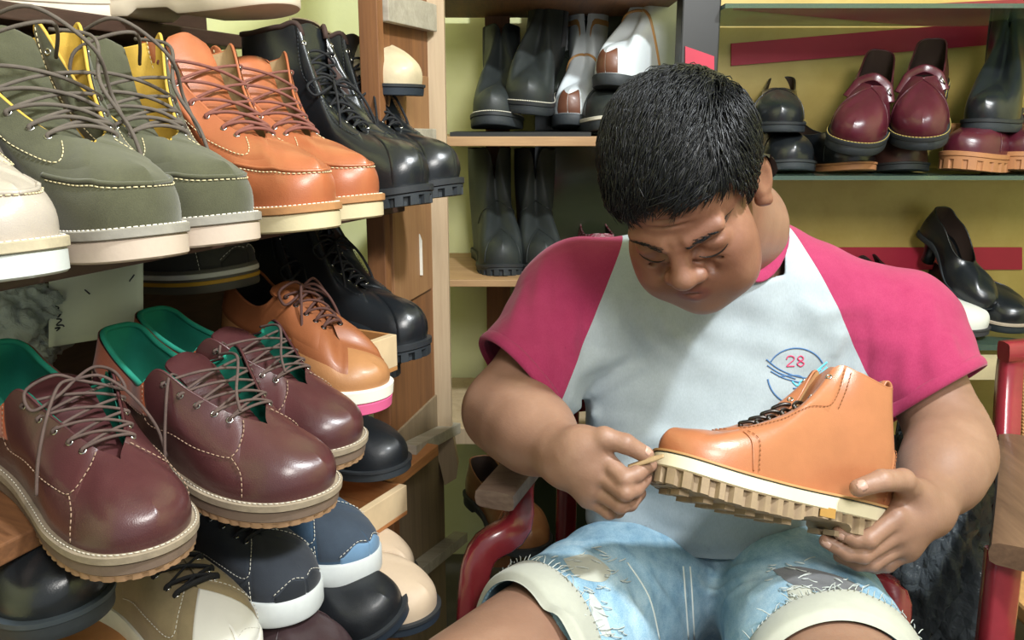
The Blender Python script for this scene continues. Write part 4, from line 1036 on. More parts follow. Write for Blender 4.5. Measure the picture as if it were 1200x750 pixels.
# ------------------------------------------------------------------ shoes on the left rack
Z1, Z2, Z3 = .985, .735, .545
YAW = 32
def sh(name, label, px, py, z, yaw=YAW, pitch=0, roll=0, ax=.275, group=None, cat='shoe'):
    r = thing(name, label, cat, group=group); place(r, on(px, py, z), yaw, pitch, roll, ax); return r
def sy(name, label, px, py, Y, yaw=90, pitch=0, roll=0, ax=.275, group=None, cat='shoe'):
    r = thing(name, label, cat, group=group); place(r, at(px, py, Y), yaw, pitch, roll, ax); return r
G1, G2, G3 = 'boots on the upper left shelf', 'shoes on the middle left shelf', 'shoes on the lower left shelf'
ORL, OL = '#a8613e', '#4c4c3a'
boot_moc(sh('ankle_boot', 'pale cream leather boot on a white sole, cut off by the photo\'s left edge', 20, 333, Z1, group=G1, cat='boot'), 1, '#b3a89d', '#b3a89d', 'leather', welt='#b0a48a', sole='#bfc3c1')
boot_moc(sh('ankle_boot', 'nearer olive suede boot with loose laces and yellow lining, beside the cream boot', 172, 309, Z1, yaw=36, group=G1, cat='boot'), 1, OL, '#c9a544', flare=.034, lift=1.17, rise=.012)
boot_moc(sh('ankle_boot', 'farther olive suede boot with loose laces and yellow lining, beside the orange boots', 270, 290, Z1, yaw=36, group=G1, cat='boot'), -1, OL, '#c9a544', flare=.034, lift=1.17, rise=.012)
boot_moc(sh('ankle_boot', 'nearer orange leather moc-toe boot with reddish laces, beside the olive suede boots', 366, 274, Z1, yaw=36, group=G1, cat='boot'), 1, ORL, '#a98c66', 'leather', sole='#c2b591', welt='#a8784c', loose=False, lace='#7a4a40', flare=.022, lift=1.15, wstitch='#efe6d2')
boot_moc(sh('ankle_boot', 'farther orange leather moc-toe boot showing its beige lining, beside the black boots', 424, 260, Z1, yaw=36, group=G1, cat='boot'), -1, ORL, '#a98c66', 'leather', sole='#c2b591', welt='#a8784c', loose=False, lace='#7a4a40', flare=.022, lift=1.15, wstitch='#efe6d2', rise=-.01)
combat(sh('combat_boot', 'nearer tall black lace-up combat boot on the upper left shelf', 480, 247, Z1, yaw=34, group=G1, cat='boot'), 1)
combat(sh('combat_boot', 'farthest tall black combat boot at the shelf end by the pale post', 521, 236, Z1, yaw=34, group=G1, cat='boot'), -1)
MAR = '#4c2a2b'
derby(sh('derby_shoe', 'maroon leather shoe with a knotted lace, nearest on the middle left shelf', 168, 666, Z2, yaw=40, pitch=8, group=G2), 1, MAR, flare=.020)
derby(sh('derby_shoe', 'maroon leather shoe with orange collar and untied lace hanging, second from the front', 356, 602, Z2, yaw=27, pitch=8, group=G2), -1, MAR, knot=False, flare=.030)
derby(sh('derby_shoe', 'third maroon leather shoe, half hidden, next to the pink-soled tan shoe', 390, 546, Z2, yaw=27, pitch=7, group=G2), 1, MAR, knot=False, flare=.030)
def tan_sneaker(root):
    s = Shoe(root, 'derby', .280, .050, (.034, .030), -1, .008, .004, m='low', toe=.86)
    um = leather('leather_sand', '#a9774c', .45, .12, .1); bm_ = leather('leather_rust', '#8d5331', .5, .15, .1); s.upper(um); s.lining(plain('lining_black', '#191716', .9), 8, .1); s.insole(INS); s.rim(bm_, .0022)
    s.patch('vamp_panel', bm_, (6.6, lambda u: 9.1+.3*u), (.32, 1), .001); s.patch('facing', bm_, (0, lambda u: 8.0), (.42, 1), .0016, nt=40)
    s.tongue(bm_, .02, .028); ts = [6.2, 6.7, 7.2, 7.6, 7.95]; s.eyelets(EYE_D, ts, .9); a = s.top[6]; s.laces(plain('lace_brown', '#4a2d26', .85), ts, .9, .0018, loops=bow((a[0]+.014, 0, a[2]+.006), .03, .07, .02))
    s.sole('outsole', plain('rubber_pink', '#cf5a86', .6, .06), 0, .50, .0045, .002); s.sole('midsole', plain('midsole_white', '#e4dfd2', .6, .04), .50, 1.08, .0052, .002)
tan_sneaker(sh('leather_sneaker', 'tan leather lace-up shoe with a white and bright pink sole', 441, 487, Z2+.018, yaw=35, pitch=7, group=G2))
sneaker(sh('canvas_sneaker', 'dark navy canvas sneaker with black laces and thick white sole', 352, 724, Z3, yaw=34, group=G3), 1, toe='#23262b')
sneaker(sh('canvas_sneaker', 'blue denim sneaker with white sole, behind the dark navy sneaker', 428, 676, Z3, yaw=33, group=G3), -1, hx='#33475a', vamp='#39434f', toe='#64839f')
loafer(sh('leather_shoe', 'glossy black round-toed shoe in the bottom left corner', 84, 748, .66, yaw=40, pitch=4, group=G3), 1, BLK, BLK_R, welt_hx='#3a4248', T=(.03, .022))
sneaker(sh('canvas_shoe', 'khaki shoe with thick black laces and white rubber toe, below the maroon shoes', 272, 800, Z3-.012, yaw=40, pitch=0, group=G3), 1, hx='#8b7c5e', vamp='#8b7c5e', toe='#d8d6cc', lining='#2a2926', foxing='#d9d6ca', flat=.005).patch('toe_cap', plain('rubber_toe', '#dcdad0', .6, .04), (9.0, 11), (0, 1), .0024)
def slip(label, px, py, z, yaw, um, sole, **k):
    return loafer(sh('slip_on_shoe', label, px, py, z, yaw=yaw, group=G3), 1, um, sole, **k)
SANDL = leather('leather_sand_pale', '#c0aa90', .6, .1, 0); NAVYR = plain('rubber_navy', '#1d2732', .6, .1)
slip('beige stitched slip-on on a navy sole at the far low end of the rack', 500, 738, .47, 30, SANDL, NAVYR, lug=None)
slip('beige slip-on toe peeking from behind the white-soled denim sneaker', 474, 694, .47, 30, SANDL, NAVYR)
loafer(sh('slip_on_shoe', 'black slip-on with a dark sole lying in front of the beige shoes', 468, 736, .495, yaw=32, pitch=-6, roll=18, group=G3), -1, leather('leather_ink', '#15181c', .5), NAVYR, T=(.018, .016))
loafer(sh('leather_shoe', 'dark plum shoe toe at the photo\'s bottom edge below the sneakers', 402, 822, .47, yaw=34, group=G3), 1, leather('leather_plum', '#3a2a2c', .4), BLK_R)
# dark shoes behind the carton and below the orange boots
DN = leather('leather_midnight', '#1b242c', .3, .2, .3)
combat(sh('combat_boot', 'black lace-up boot standing low beside the wooden panel, below the orange boots', 482, 424, Z2+.02, yaw=26, group=G2, cat='boot'), 1)
combat(sh('combat_boot', 'black boot half hidden by the open carton, below the orange boots', 448, 448, Z2-.01, yaw=26, group=G2, cat='boot'), -1)
loafer(sh('leather_shoe', 'black shoe toe in the shade under the pink-soled shoe', 468, 560, .60, yaw=28, group=G3), 1, leather('leather_ink', '#15181c', .5), BLK_R)
gs = sneaker(sy('canvas_sneaker', 'dark grey shoe with white and yellow striped sole, behind the middle shelf shoes', 285, 338, 1.10, yaw=20, pitch=-4, group=G2), 1, hx='#3c3b38', vamp='#45443f', foxing='#5a574e', toe='#32312e')
gs.sole('white_stripe', plain('stripe_white', '#dcdcd4', .6), .70, .95, .0056, .001); gs.sole('yellow_stripe', plain('stripe_yellow', '#c99a2a', .6), .38, .58, .0056, .001)
# odd light pair behind the combat boots
loafer(sy('slip_on_shoe', 'cream slip-on with a dark sole, behind the tall black boots', 478, 118, 1.36, yaw=40, pitch=10, cat='shoe'), 1, leather('leather_cream', '#c9b998', .6), NAVYR, T=(.022, .018))
# top shelf, only soles show
ZT = 1.235
loafer(sh('leather_shoe', 'brown shoe on a thick cream sole, cut off by the photo\'s top edge', 336, 14, ZT, yaw=22, cat='shoe'), 1, leather('leather_umber', '#4d332c', .4), plain('sole_bone', '#d0c2ae', .6), T=(.03, .03), welt_hx='#b9b2a4')
loafer(sh('leather_shoe', 'teal-grey shoe on a pale sole in the top left corner', 152, 34, ZT-.01, yaw=-36, cat='shoe'), 1, leather('leather_teal', '#3a5560', .4), plain('sole_bone', '#d0c2ae', .6), T=(.03, .03), welt_hx='#c5b8a8')
loafer(sh('leather_shoe', 'white shoe sole at the photo\'s upper left edge', 72, 40, ZT-.01, yaw=-36, cat='shoe'), 1, leather('leather_umber', '#4d332c', .4), plain('sole_white', '#dcd5ca', .6), T=(.03, .03), welt_hx='#d0c2ae')
# ------------------------------------------------------------------ left rack: boards, panel, papers
RD = Vector((math.sin(R(21)), math.cos(R(21)), 0)); FW = Vector((math.cos(R(21)), -math.sin(R(21)), 0))
W_OLD = wood('wood_old', '#4a2f1e', '#8a5c38', (1, .08, 1), .6, 40); W_PALE = wood('wood_pale', '#a58d70', '#bfa98a', (1, 1, .05), .65, 50); W_GREY = wood('wood_grey', '#8f8778', '#b5ad9c', (.1, 1, 1), .7, 40)
W_DARK = wood('wood_dark', '#2e1f17', '#4a342a', (.2, .2, 1), .5, 40); W_ORANGE = wood('wood_orange', '#9a6238', '#bd8450', (.1, .1, 1), .55, 45)
def board(name, label, p_front, length_back, length_fwd, depth, th, mat, slope=0, cat='shelf', group=None):
    """shelf board: p_front = a point on its front top edge"""
    e2 = (FW*math.cos(R(slope))-Vector((0, 0, 1))*math.sin(R(slope))); up = RD.cross(FW)*-1
    up = e2.cross(RD) if e2.cross(RD).z > 0 else RD.cross(e2)
    M = Matrix((RD, -e2, up)).transposed().to_4x4(); M.translation = p_front
    o = MB(); o.box(((length_fwd-length_back)/2, depth/2, -th/2), (length_back+length_fwd, depth, th)); o = o.build(name, mat, smooth=False, bevel=.002)
    o.matrix_world = M; return tag(o, label, cat, group)
def toe_back(px, py, z, d): return on(px, py, z)-FW*d
board('shelf_board', 'dark brown shelf board carrying the olive, orange and black boots', toe_back(300, 293, Z1, .11)+Vector((0, 0, -.001)), .55, .50, .28, .014, W_DARK)
board('shelf_board', 'brown sloping shelf board under the maroon shoes', toe_back(352, 611, Z2, .18)+Vector((0, 0, .022)), .20, .40, .20, .02, W_OLD, 8)
board('shelf_board', 'lowest brown shelf board under the canvas sneakers', toe_back(352, 724, Z3, .09)+Vector((0, 0, -.001)), .45, .55, .26, .02, W_ORANGE)
board('shelf_board', 'bottom dark shelf board under the beige and black slip-ons', toe_back(470, 740, .47, .12)+Vector((0, 0, -.001)), .40, .10, .22, .018, W_DARK)
def back_board():
    p = toe_back(300, 293, Z1, .50); m = MB(); m.box((0, 0, 0), (1.0, .012, 1.5)); o = m.build('rack_backboard', W_DARK, smooth=False, bevel=.001); o.matrix_world = Matrix.Translation((p.x+RD.x*.05, p.y+RD.y*.05, .75)) @ Matrix((RD, -FW, Vector((0, 0, 1)))).transposed().to_4x4(); tag(o, 'dark board closing the back of the left shoe rack', 'board')
back_board()
board('shelf_board', 'top shelf board at the upper left corner of the photo', toe_back(336, 14, ZT, .23)+Vector((0, 0, -.001)), .7, .22, .20, .02, W_DARK)
# ------------------------------------------------------------------ room
def slab(name, c, d, mat, kind=None, rot=None, bevel=0, label=None, cat=None, parent=None, group=None):
    m = MB(); m.box((0, 0, 0), d); o = m.build(name, mat, parent, smooth=False, bevel=bevel); o.location = c
    if rot is not None: o.rotation_euler = rot
    return tag(o, label, cat, group, kind)
def wallmat():
    s = NT('wall_paint'); f = s.noise(5, 5, .6); s.set(Base_Color=s.ramp(f, [(.3, lin('#dcdda2')), (.7, lin('#e6e7b6'))]), Roughness=.75); s.bump(s.noise(120, 4), .12, .002); return s.m
WALL = wallmat()
slab('wall_back', (.2, 2.08, 1.3), (3.2, .08, 2.6), WALL, 'structure'); slab('wall_left', (-.92, .6, 1.3), (.08, 3.0, 2.6), WALL, 'structure'); slab('wall_right', (1.75, .6, 1.3), (.08, 3.0, 2.6), WALL, 'structure')
slab('floor', (.4, .5, -.03), (3.4, 3.6, .06), plain('floor_cement', '#544f4a', .8, .25, 8, bump=.3, bscale=60), 'structure')
slab('ceiling', (.4, 1.0, 2.63), (3.4, 2.2, .06), plain('ceiling_white', '#c9c8c0', .9), 'structure')
# wooden panel beyond the rack
def face_panel():
    t = thing('plank_screen', 'brown wooden end panel with slanting battens behind the black boots', 'panel')
    A = at(436, 0, 1.34); B = at(503, 0, 1.60); A.z = B.z = 0; d = (B-A).normalized(); n = Vector((d.y, -d.x, 0))
    WP = wood('wood_panel', '#5d3a22', '#8a5c36', (1, 1, .05), .6, 34); WP2 = wood('wood_panel_light', '#80593a', '#9f7850', (1, 1, .05), .6, 34); WL = wood('wood_panel_grey', '#6a5945', '#8d7a5f', (1, 1, .05), .7, 30)
    def pl(a, b, z0, z1, off, th, mat, nm, par=t):
        m = MB(); p = A+d*a; q = A+d*b; m.prism([p+n*off+Vector((0, 0, z0)), q+n*off+Vector((0, 0, z0)), q+n*off+Vector((0, 0, z1)), p+n*off+Vector((0, 0, z1))], -n*th); return m.build(nm, mat, par, smooth=False, bevel=.0015)
    W = (B-A).length
    pl(0, W, .58, 1.6, 0, .018, WP, 'board'); pl(.04, W-.03, .80, 1.18, .006, .008, WP2, 'worn_sheet'); pl(0, W+.02, 0, .585, .004, .022, WL, 'lower_board')
    pl(-.012, .012, .0, 1.6, .012, .03, WP, 'batten')
    def cleat(a, za, b, zb, th=.02, h=.03, mat=W_GREY):
        m = MB(); p, q = A+d*a, A+d*b; m.prism([p+n*.004+Vector((0, 0, za)), q+n*.004+Vector((0, 0, zb)), q+n*.004+Vector((0, 0, zb-h)), p+n*.004+Vector((0, 0, za-h))], n*th); m.build('cleat', mat, t, smooth=False, bevel=.0015)
    def onp(px, py):
        u = (px-600)/FPX; v = (375-py)/FPX; r = Vector((u, CT+v*ST, v*CT-ST)); k = (A-CAM).dot(n)/r.dot(n); p = CAM+r*k; return (p-A).dot(d), p.z
    for (x0, y0, x1, y1) in ((440, -12, 499, 6), (455, 150, 499, 151), (466, 520, 521, 494), (462, 672, 530, 622)):
        a, za = onp(x0, y0); b, zb = onp(x1, y1); cleat(a, za, b, zb, .03 if y0 > 400 else .016, .045 if y0 < 0 else .022)
    return t, A, d, n
_, PA, Pd, Pn = face_panel()
pp = at(511, 300, 1.60)
def split_post():
    """pale plank with a splintered lower end"""
    z1 = 1.75; zb = at(520, 560, 1.6).z; x0 = at(498, 300, 1.6).x; x1 = at(525, 300, 1.6).x; m = MB(); poly = [(x0, z1), (x1, z1), (x1+.002, zb+.12), (x1+.014, zb+.03), (x1+.010, zb+.005), (x0+.03, zb-.01), (x0+.022, zb+.03), (x0+.012, zb+.07), (x0+.004, zb+.10)]
    m.prism([Vector((x, 1.585, z)) for x, z in poly], (0, .03, 0)); o = m.build('plank_post', W_PALE, smooth=False, bevel=.001); return tag(o, 'pale vertical plank with a splintered lower end between the rack and the wall shelves', 'post')
split_post()
m = MB(); a = at(488, 282, 1.5)-Vector((0, 0, 0)); m.prism([a+Vector(q) for q in ((-.008, 0, 0), (.006, 0, .012), (.010, 0, .0), (.010, 0, -.062), (-.008, 0, -.062))], (0, .001, 0)); tag(m.build('paper_tag', plain('paper_white', '#d6d2c4', .8), smooth=False), 'white paper tag hanging on the wooden panel', 'tag')
# papers and plastic at the back of the middle shelf
PAPER = plain('paper_greenish', '#dfe6da', .8, .05, 10)
m = MB(); c = [(57, 310, 1.02), (168, 290, 1.06), (162, 380, 1.02), (118, 405, .99), (56, 402, .99)]
G = np.array([[tuple(at(57+(168-57)*u, 312-22*u+(95+5*u)*v, 1.04-.06*v+.012*math.sin(u*5)+.006*math.sin(v*7+u*3))) for u in np.linspace(0, 1, 14)] for v in np.linspace(0, 1, 12)])
m.grid(G); o = m.build('paper_sheet', PAPER); so = o.modifiers.new('t', 'SOLIDIFY'); so.thickness = .0008; tag(o, 'creased white paper with a pen scribble behind the maroon shoes', 'paper')
kp = bvh(o); INK = plain('ink', '#2d3440', .7)
for q in ([(64, 359), (69, 361), (66, 365), (72, 366), (69, 371), (66, 372)], [(66, 374), (72, 375), (66, 381), (73, 381), (75, 383)], [(64, 385), (70, 384), (66, 388)], [(152, 330), (158, 322)], [(100, 340), (106, 345)]):
    P = [drop(kp, x, y, .0006) for x, y, _ in spline([(a, b, 0) for a, b in q], 5)]; P = [p[0] for p in P if p]
    if len(P) > 2: mb = MB(); mb.tube(P, .0010, 5, 1); mb.build('pen_mark', INK, o)
def crumple(name, label, c, r, mat, seed=1, cat='bag', amp=.22, flatb=None, n=48, freq=5, parts=None):
    rr = np.random.default_rng(seed); m = MB(); G = np.zeros((n+1, n*2, 3)); off = Vector(rr.uniform(0, 50, 3))
    for i in range(n+1):
        for j in range(n*2):
            th = PI*i/n; ph = PI*j/n; q = Vector((math.sin(th)*math.cos(ph), math.sin(th)*math.sin(ph), math.cos(th)))
            w = 1+amp*(noise.noise(q*freq*.4+off)*1.3-abs(noise.noise(q*freq+off))*1.1+.5*abs(noise.noise(q*freq*2.3+off))-.35*abs(noise.noise(q*freq*4.5+off)))
            p = Vector((q.x*r[0]*w, q.y*r[1]*w, q.z*r[2]*w))
            if flatb is not None: p.z = max(p.z, flatb)
            G[i, j] = p
    m.grid(G, closed_v=True); o = m.build(name, mat, weld=.0002); o.location = c; return tag(o, label, cat)
def film(name, hx, rough=.18, alpha=1, trans=0):
    s = NT(name); s.set(Base_Color=lin(hx), Roughness=rough, Transmission_Weight=trans, IOR=1.3); v = s.new('ShaderNodeTexVoronoi', Scale=38, feature='DISTANCE_TO_EDGE'); s.l.new(s.tc.outputs['Object'], v.inputs['Vector'])
    s.bump(v.outputs['Distance'], .6, .01); s.bump(s.noise(30, 5, .7, dist=1.2), .5, .01); return s.m
crumple('plastic_bag', 'clear crumpled plastic bag behind the nearest maroon shoe', at(12, 382, 1.02), (.075, .05, .06), film('film_clear', '#b6c0c1', .25, 1, .1), 4)
crumple('plastic_bag', 'large black crumpled plastic bag standing between the two chairs', at(1096, 640, 1.36)+Vector((-.02, 0, -.02)), (.09, .12, .27), film('film_black', '#454b4f', .13), 9, amp=.26, freq=6)
# cartons on the rack
CARD = plain('cardboard', '#a8743f', .85, .12, 25, bump=.15, bscale=150); CARD_IN = plain('cardboard_inner', '#b98a58', .85, .1)
def carton(label, c, yaw, w, d, h, wall=.006, mat=CARD, rim='#c9b08a'):
    t = thing('open_carton', label, 'box', c, (0, 0, -R(yaw))); E = plain('carton_edge', rim, .8)
    for nm, cc, dd, mm in (('bottom', (0, 0, wall/2), (w, d, wall), mat), ('front_wall', (w/2-wall, 0, h/2+wall), (wall*2, d, h), E), ('back_wall', (-w/2+wall/2, 0, h/2+wall), (wall, d, h), mat), ('side_wall', (0, d/2-wall/2, h/2+wall), (w-wall*4, wall, h), mat), ('side_wall', (0, -d/2+wall/2, h/2+wall), (w-wall*4, wall, h), mat)):
        m = MB(); m.box(cc, dd); m.build(nm, mm, t, smooth=False, bevel=.001)
    return t
carton('open brown carton tray behind the pink-soled shoe', at(402, 420, 1.16)+Vector((-.05, 0, -.012)), 30, .24, .10, .045)
carton('open brown carton tray lower down, right of the maroon toes', at(424, 588, 1.16)+Vector((-.07, 0, -.02)), 28, .24, .13, .04, mat=W_ORANGE)
# ------------------------------------------------------------------ wall shelves, left bay
FY = 1.66
def shelf_at(name, label, px0, px1, py, depth, th, mat, zoff=0, cat='shelf', Y=FY):
    a, b = at(px0, py, Y), at(px1, py, Y); z = (a.z+b.z)/2; return slab(name, ((a.x+b.x)/2, Y+depth/2, z-th/2+zoff), (b.x-a.x, depth, th), mat, None, bevel=.0015, label=label, cat=cat), z
W_SH = wood('wood_shelf', '#8d6a48', '#b8946a', (.06, 1, 1), .6, 40)
XL = 527
_, ZA = shelf_at('shelf_board', 'wooden wall shelf under the leaning black and white boots', 505, 803, 160, .36, .018, W_SH)
_, ZB = shelf_at('shelf_board', 'wooden wall shelf under the two upright black boots', 505, 803, 328, .36, .014, W_SH)
_, ZC = shelf_at('shelf_board', 'pale wooden shelf low on the wall behind the man\'s elbow', 505, 803, 502, .36, .035, W_PALE)
_, ZU = shelf_at('shelf_board', 'uppermost wooden wall shelf at the photo\'s top edge', 505, 803, -16, .34, .016, W_OLD)
slab('wooden_post', (at(584, 300, 1.99).x, 1.99, .95), (.055, .04, 1.9), wood('wood_post', '#5f3a20', '#8a5a34', (1, 1, .05), .6, 36), label='brown wooden upright against the wall behind the shelves', cat='post')
m = slab('rubber_mat', (at(610, 155, FY).x, FY+.12, ZA+.004), (.27, .22, .008), plain('mat_black', '#1c1d1c', .7), label='thin black mat on the wall shelf under the boots', cat='mat')
slab('wooden_bracket', (at(584, 30, 2.0).x, 2.005, at(584, 28, 2.0).z), (.035, .07, .11), W_OLD, bevel=.003, label='small brown wooden block on the wall above the left leaning boot', cat='bracket')
# dark glass of the neighbouring cabinet, on the left bay's right side
DGL = NT('dark_glass'); DGL.set(Base_Color=lin('#39402f'), Roughness=.12, Specular_IOR_Level=.6); DGL.bump(DGL.noise(6, 4), .05, .01)
a, b = at(628, 0, 1.97), at(800, 0, 1.97)
slab('mirror_sheet', ((a.x+b.x)/2, 1.975, .81), (b.x-a.x, .008, 1.62), DGL.m, label='dark reflecting glass panel behind the white boots', cat='glass')
P_BLK = plain('post_black', '#1a1b1b', .4, .15, 20)
xa, xb = at(797, 100, FY).x, at(842, 100, FY).x
post = slab('cabinet_post', ((xa+xb)/2, FY+.04, .85), (xb-xa, .06, 1.7), P_BLK, bevel=.003, label='black upright post of the glass display cabinet behind the man\'s head', cat='post')
RDT = plain('red_tape', '#b0203c', .5, .08, 8)
def strip(label, c4, Y, mat=RDT, name='red_strip', th=.004):
    p = [at(x, y, Y) for x, y in c4]; m = MB(); m.prism(p, (0, th, 0)); return tag(m.build(name, mat, smooth=False), label, 'strip')
strip('short bright red strip stuck on the black cabinet post', ((803, 54), (837, 66), (837, 90), (803, 78)), FY+.006)
strip('long slanting red strip above the burgundy shoes', ((857, 51), (1290, 14), (1290, 42), (857, 77)), 1.948)
strip('red strip at the top right edge of the photo', ((862, 16), (1290, -6), (1290, 8), (862, 22)), 1.948, plain('red_reflection', '#8c2f30', .5))  # reflection of the slanting strip, put in as a dull red sheet
strip('horizontal red strip behind the man\'s shoulder', ((960, 290), (1198, 290), (1198, 316), (960, 316)), 1.948)
# ------------------------------------------------------------------ glass cabinet, right bay
CABB = NT('cabinet_back'); CABB.set(Base_Color=CABB.ramp(CABB.noise(6, 5, .7), [(.3, lin('#b59a50')), (.7, lin('#c8b068'))]), Roughness=.35)
xc0, xc1 = at(838, 0, 1.95).x, 1.55
slab('cabinet_backboard', ((xc0+xc1)/2, 1.965, .86), (xc1-xc0, .02, 1.72), CABB.m, label='olive yellow back panel of the display cabinet', cat='panel')
GLS = NT('shelf_glass'); GLS.set(Base_Color=lin('#7f9a8c'), Roughness=.05, Transmission_Weight=.75, IOR=1.45)
def gshelf(label, py, Y=FY-.02, th=.008):
    z = at(1000, py, Y).z; slab('glass_shelf', ((xb+1.5)/2, Y+.15, z-th/2), (1.5-xb, .30, th), GLS.m, label=label, cat='shelf'); return z
ZG = gshelf('glass shelf carrying the burgundy strap shoes', 206); ZH = gshelf('low glass shelf carrying the black high-heeled shoe', 404, 1.70, .012); ZGU = gshelf('upper glass shelf at the photo\'s top edge', 4)
slab('cabinet_rail', ((xb+1.5)/2+.2, 1.69, ZH-.045), (1.1-.2, .03, .045), plain('rail_cream', '#c5b690', .6), label='cream edge rail under the low glass shelf', cat='rail')
# ------------------------------------------------------------------ chairs
REDW = leather('red_lacquer', '#6d1f26', .22, .25, .5, 40, .05); ARMW = wood('wood_arm', '#4a382e', '#7d6a5c', (.1, 1, 1), .5, 40)
def bar(m, pts, w, h, sub=5, up=(0, 0, 1)):
    """squared bar swept along points"""
    p = spline(pts, sub); n = len(p); t = np.gradient(p, axis=0); t /= np.linalg.norm(t, axis=1)[:, None]; G = []
    for i in range(n):
        N = np.array(up, float); N -= (N@t[i])*t[i]; N /= np.linalg.norm(N); B = np.cross(t[i], N); ring = []
        for a in np.linspace(0, 2*PI, 13)[:-1]:
            c, s = math.cos(a), math.sin(a); k = lambda q: math.copysign(abs(q)**.45, q); ring.append(p[i]+B*k(c)*w/2+N*k(s)*h/2)
        G.append(ring)
    b = len(m.v); m.grid(np.array(G), closed_v=True); m.f += [tuple(b+j for j in range(12))[::-1], tuple(b+(n-1)*12+j for j in range(12))]; m.mi += [0, 0]
def armchair():
    t = thing('armchair', 'dark red lacquered wooden armchair the man sits in', 'chair', (hips.x, 1.2, 0)); o = Vector((hips.x, 1.2, 0)); L = lambda p: Vector(p)-o
    m = MB(); m.box((0, -.02, .318), (.46, .46, .025)); m.build('seat', REDW, t, smooth=False, bevel=.006)
    for sg in (-1, 1):
        ex = -.27 if sg < 0 else .262; hz_ = .640 if sg < 0 else .60
        top = at(590, 578, 1.02) if sg < 0 else at(1036, 640, 1.05); lo = at(553, 718, 1.0) if sg < 0 else at(1040, 760, 1.0)
        back = Vector((o.x+ex*.95, 1.42, top.z+.02)); m = MB(); bar(m, [L(back), L((back.x, 1.25, top.z+.01)), L(top+Vector((sg*.012, 0, -.01)))], .055, .026); m.build('armrest', ARMW, t, sharp=50)
        m = MB(); bar(m, [L(back+Vector((-.0, -.08, -.03))), L(top.lerp(back, .35)+Vector((0, 0, -.035))), L(top+Vector((.015*-sg, .02, -.055))), L(top.lerp(lo, .5)+Vector((sg*.008, 0, 0))), L(lo), L(Vector((lo.x-.01*-sg, lo.y+.02, .25))), L(Vector((lo.x, lo.y+.03, .0)))], .040, .036, up=(0, 1, 0)); m.build('front_leg', REDW, t, sharp=60)
        m = MB(); bar(m, [L((o.x+sg*.22, 1.50, 0)), L((o.x+sg*.22, 1.44, .4)), L((o.x+sg*.215, 1.47, .80))], .038, .034, up=(0, 1, 0)); m.build('rear_leg', REDW, t, sharp=60)
    for z in (.5, .62, .76): m = MB(); bar(m, [L((o.x-.21, 1.455, z)), L((o.x, 1.47, z+.01)), L((o.x+.21, 1.455, z))], .02, .05); m.build('back_slat', REDW, t, sharp=60)
armchair()
def rattan_chair():
    t = thing('rattan_armchair', 'red wooden armchair with woven rattan back at the photo\'s right edge', 'chair', (1.02, 1.3, 0)); o = Vector((1.02, 1.3, 0)); L = lambda p: Vector(p)-o
    a = at(1180, 412, 1.38); b = at(1166, 600, 1.30); x1 = a.x+.46
    REDC = leather('red_lacquer_bright', '#8c2c36', .22, .2, .5, 40, .05); m = MB(); bar(m, [L(Vector((b.x+.012, 1.30, .0))), L(Vector((b.x+.014, 1.30, .35))), L(b+Vector((.012, 0, 0))), L(a+Vector((.010, 0, -.05))), L(a+Vector((.012, 0, .0)))], .036, .034, up=(0, 1, 0)); m.build('back_post', REDC, t, sharp=60)
    m = MB(); bar(m, [L(Vector((x1, 1.30, .0))), L(Vector((x1, 1.30, .4))), L(Vector((x1, 1.38, a.z)))], .036, .034, up=(0, 1, 0)); m.build('back_post', REDC, t, sharp=60)
    m = MB(); bar(m, [L(a+Vector((-.006, 0, .0))), L(a+Vector((.2, .01, .012))), L(Vector((x1+.018, a.y, a.z)))], .034, .034, up=(0, 1, 0)); m.build('top_rail', REDC, t, sharp=60)
    rt = plain('rattan', '#b98d56', .6, .2, 60); m = MB(); z0, z1 = .46, a.z-.015; xs0, xs1 = a.x+.028, x1-.016; n = 46
    for i in range(n):
        z = z0+(z1-z0)*i/(n-1); y = 1.305+.075*(z-.35)/(a.z-.35); m.tube([L((xs0, y, z)), L(((xs0+xs1)/2, y+.012, z)), L((xs1, y, z))], .0036, 6, 4)
    for i in range(14):
        x = xs0+(xs1-xs0)*(i+.5)/14; m.tube([L((x, 1.305+.075*(z-.35)/(a.z-.35)+.012*math.sin(PI*(x-xs0)/(xs1-xs0))-.003, z)) for z in np.linspace(z0, z1, 6)], .002, 5, 3)
    m.build('woven_back', rt, t)
    m = MB(); m.box((.2+b.x-o.x, -.22, .38), (.46, .46, .03)); m.build('seat', rt, t, smooth=False, bevel=.006)
    AR = wood('wood_arm_brown', '#4f3a2c', '#7a5e48', (1, .1, 1), .45, 30); f = at(1184, 668, .98); g_ = at(1176, 588, 1.32)
    for dx in (0, .44):
        m = MB(); bar(m, [L((g_.x+.018+dx, 1.32, f.z+.035)), L(((f.x+g_.x)/2+.018+dx, 1.15, f.z+.03)), L((f.x+.016+dx, .985, f.z+.012))], .075, .034); m.build('armrest', AR, t, sharp=50)
        m = MB(); bar(m, [L((f.x+.02+dx, 1.03, f.z)), L((f.x+.02+dx, 1.02, .3)), L((f.x+.02+dx, 1.03, 0))], .040, .036, up=(0, 1, 0)); m.build('front_leg', REDC, t, sharp=60)
rattan_chair()
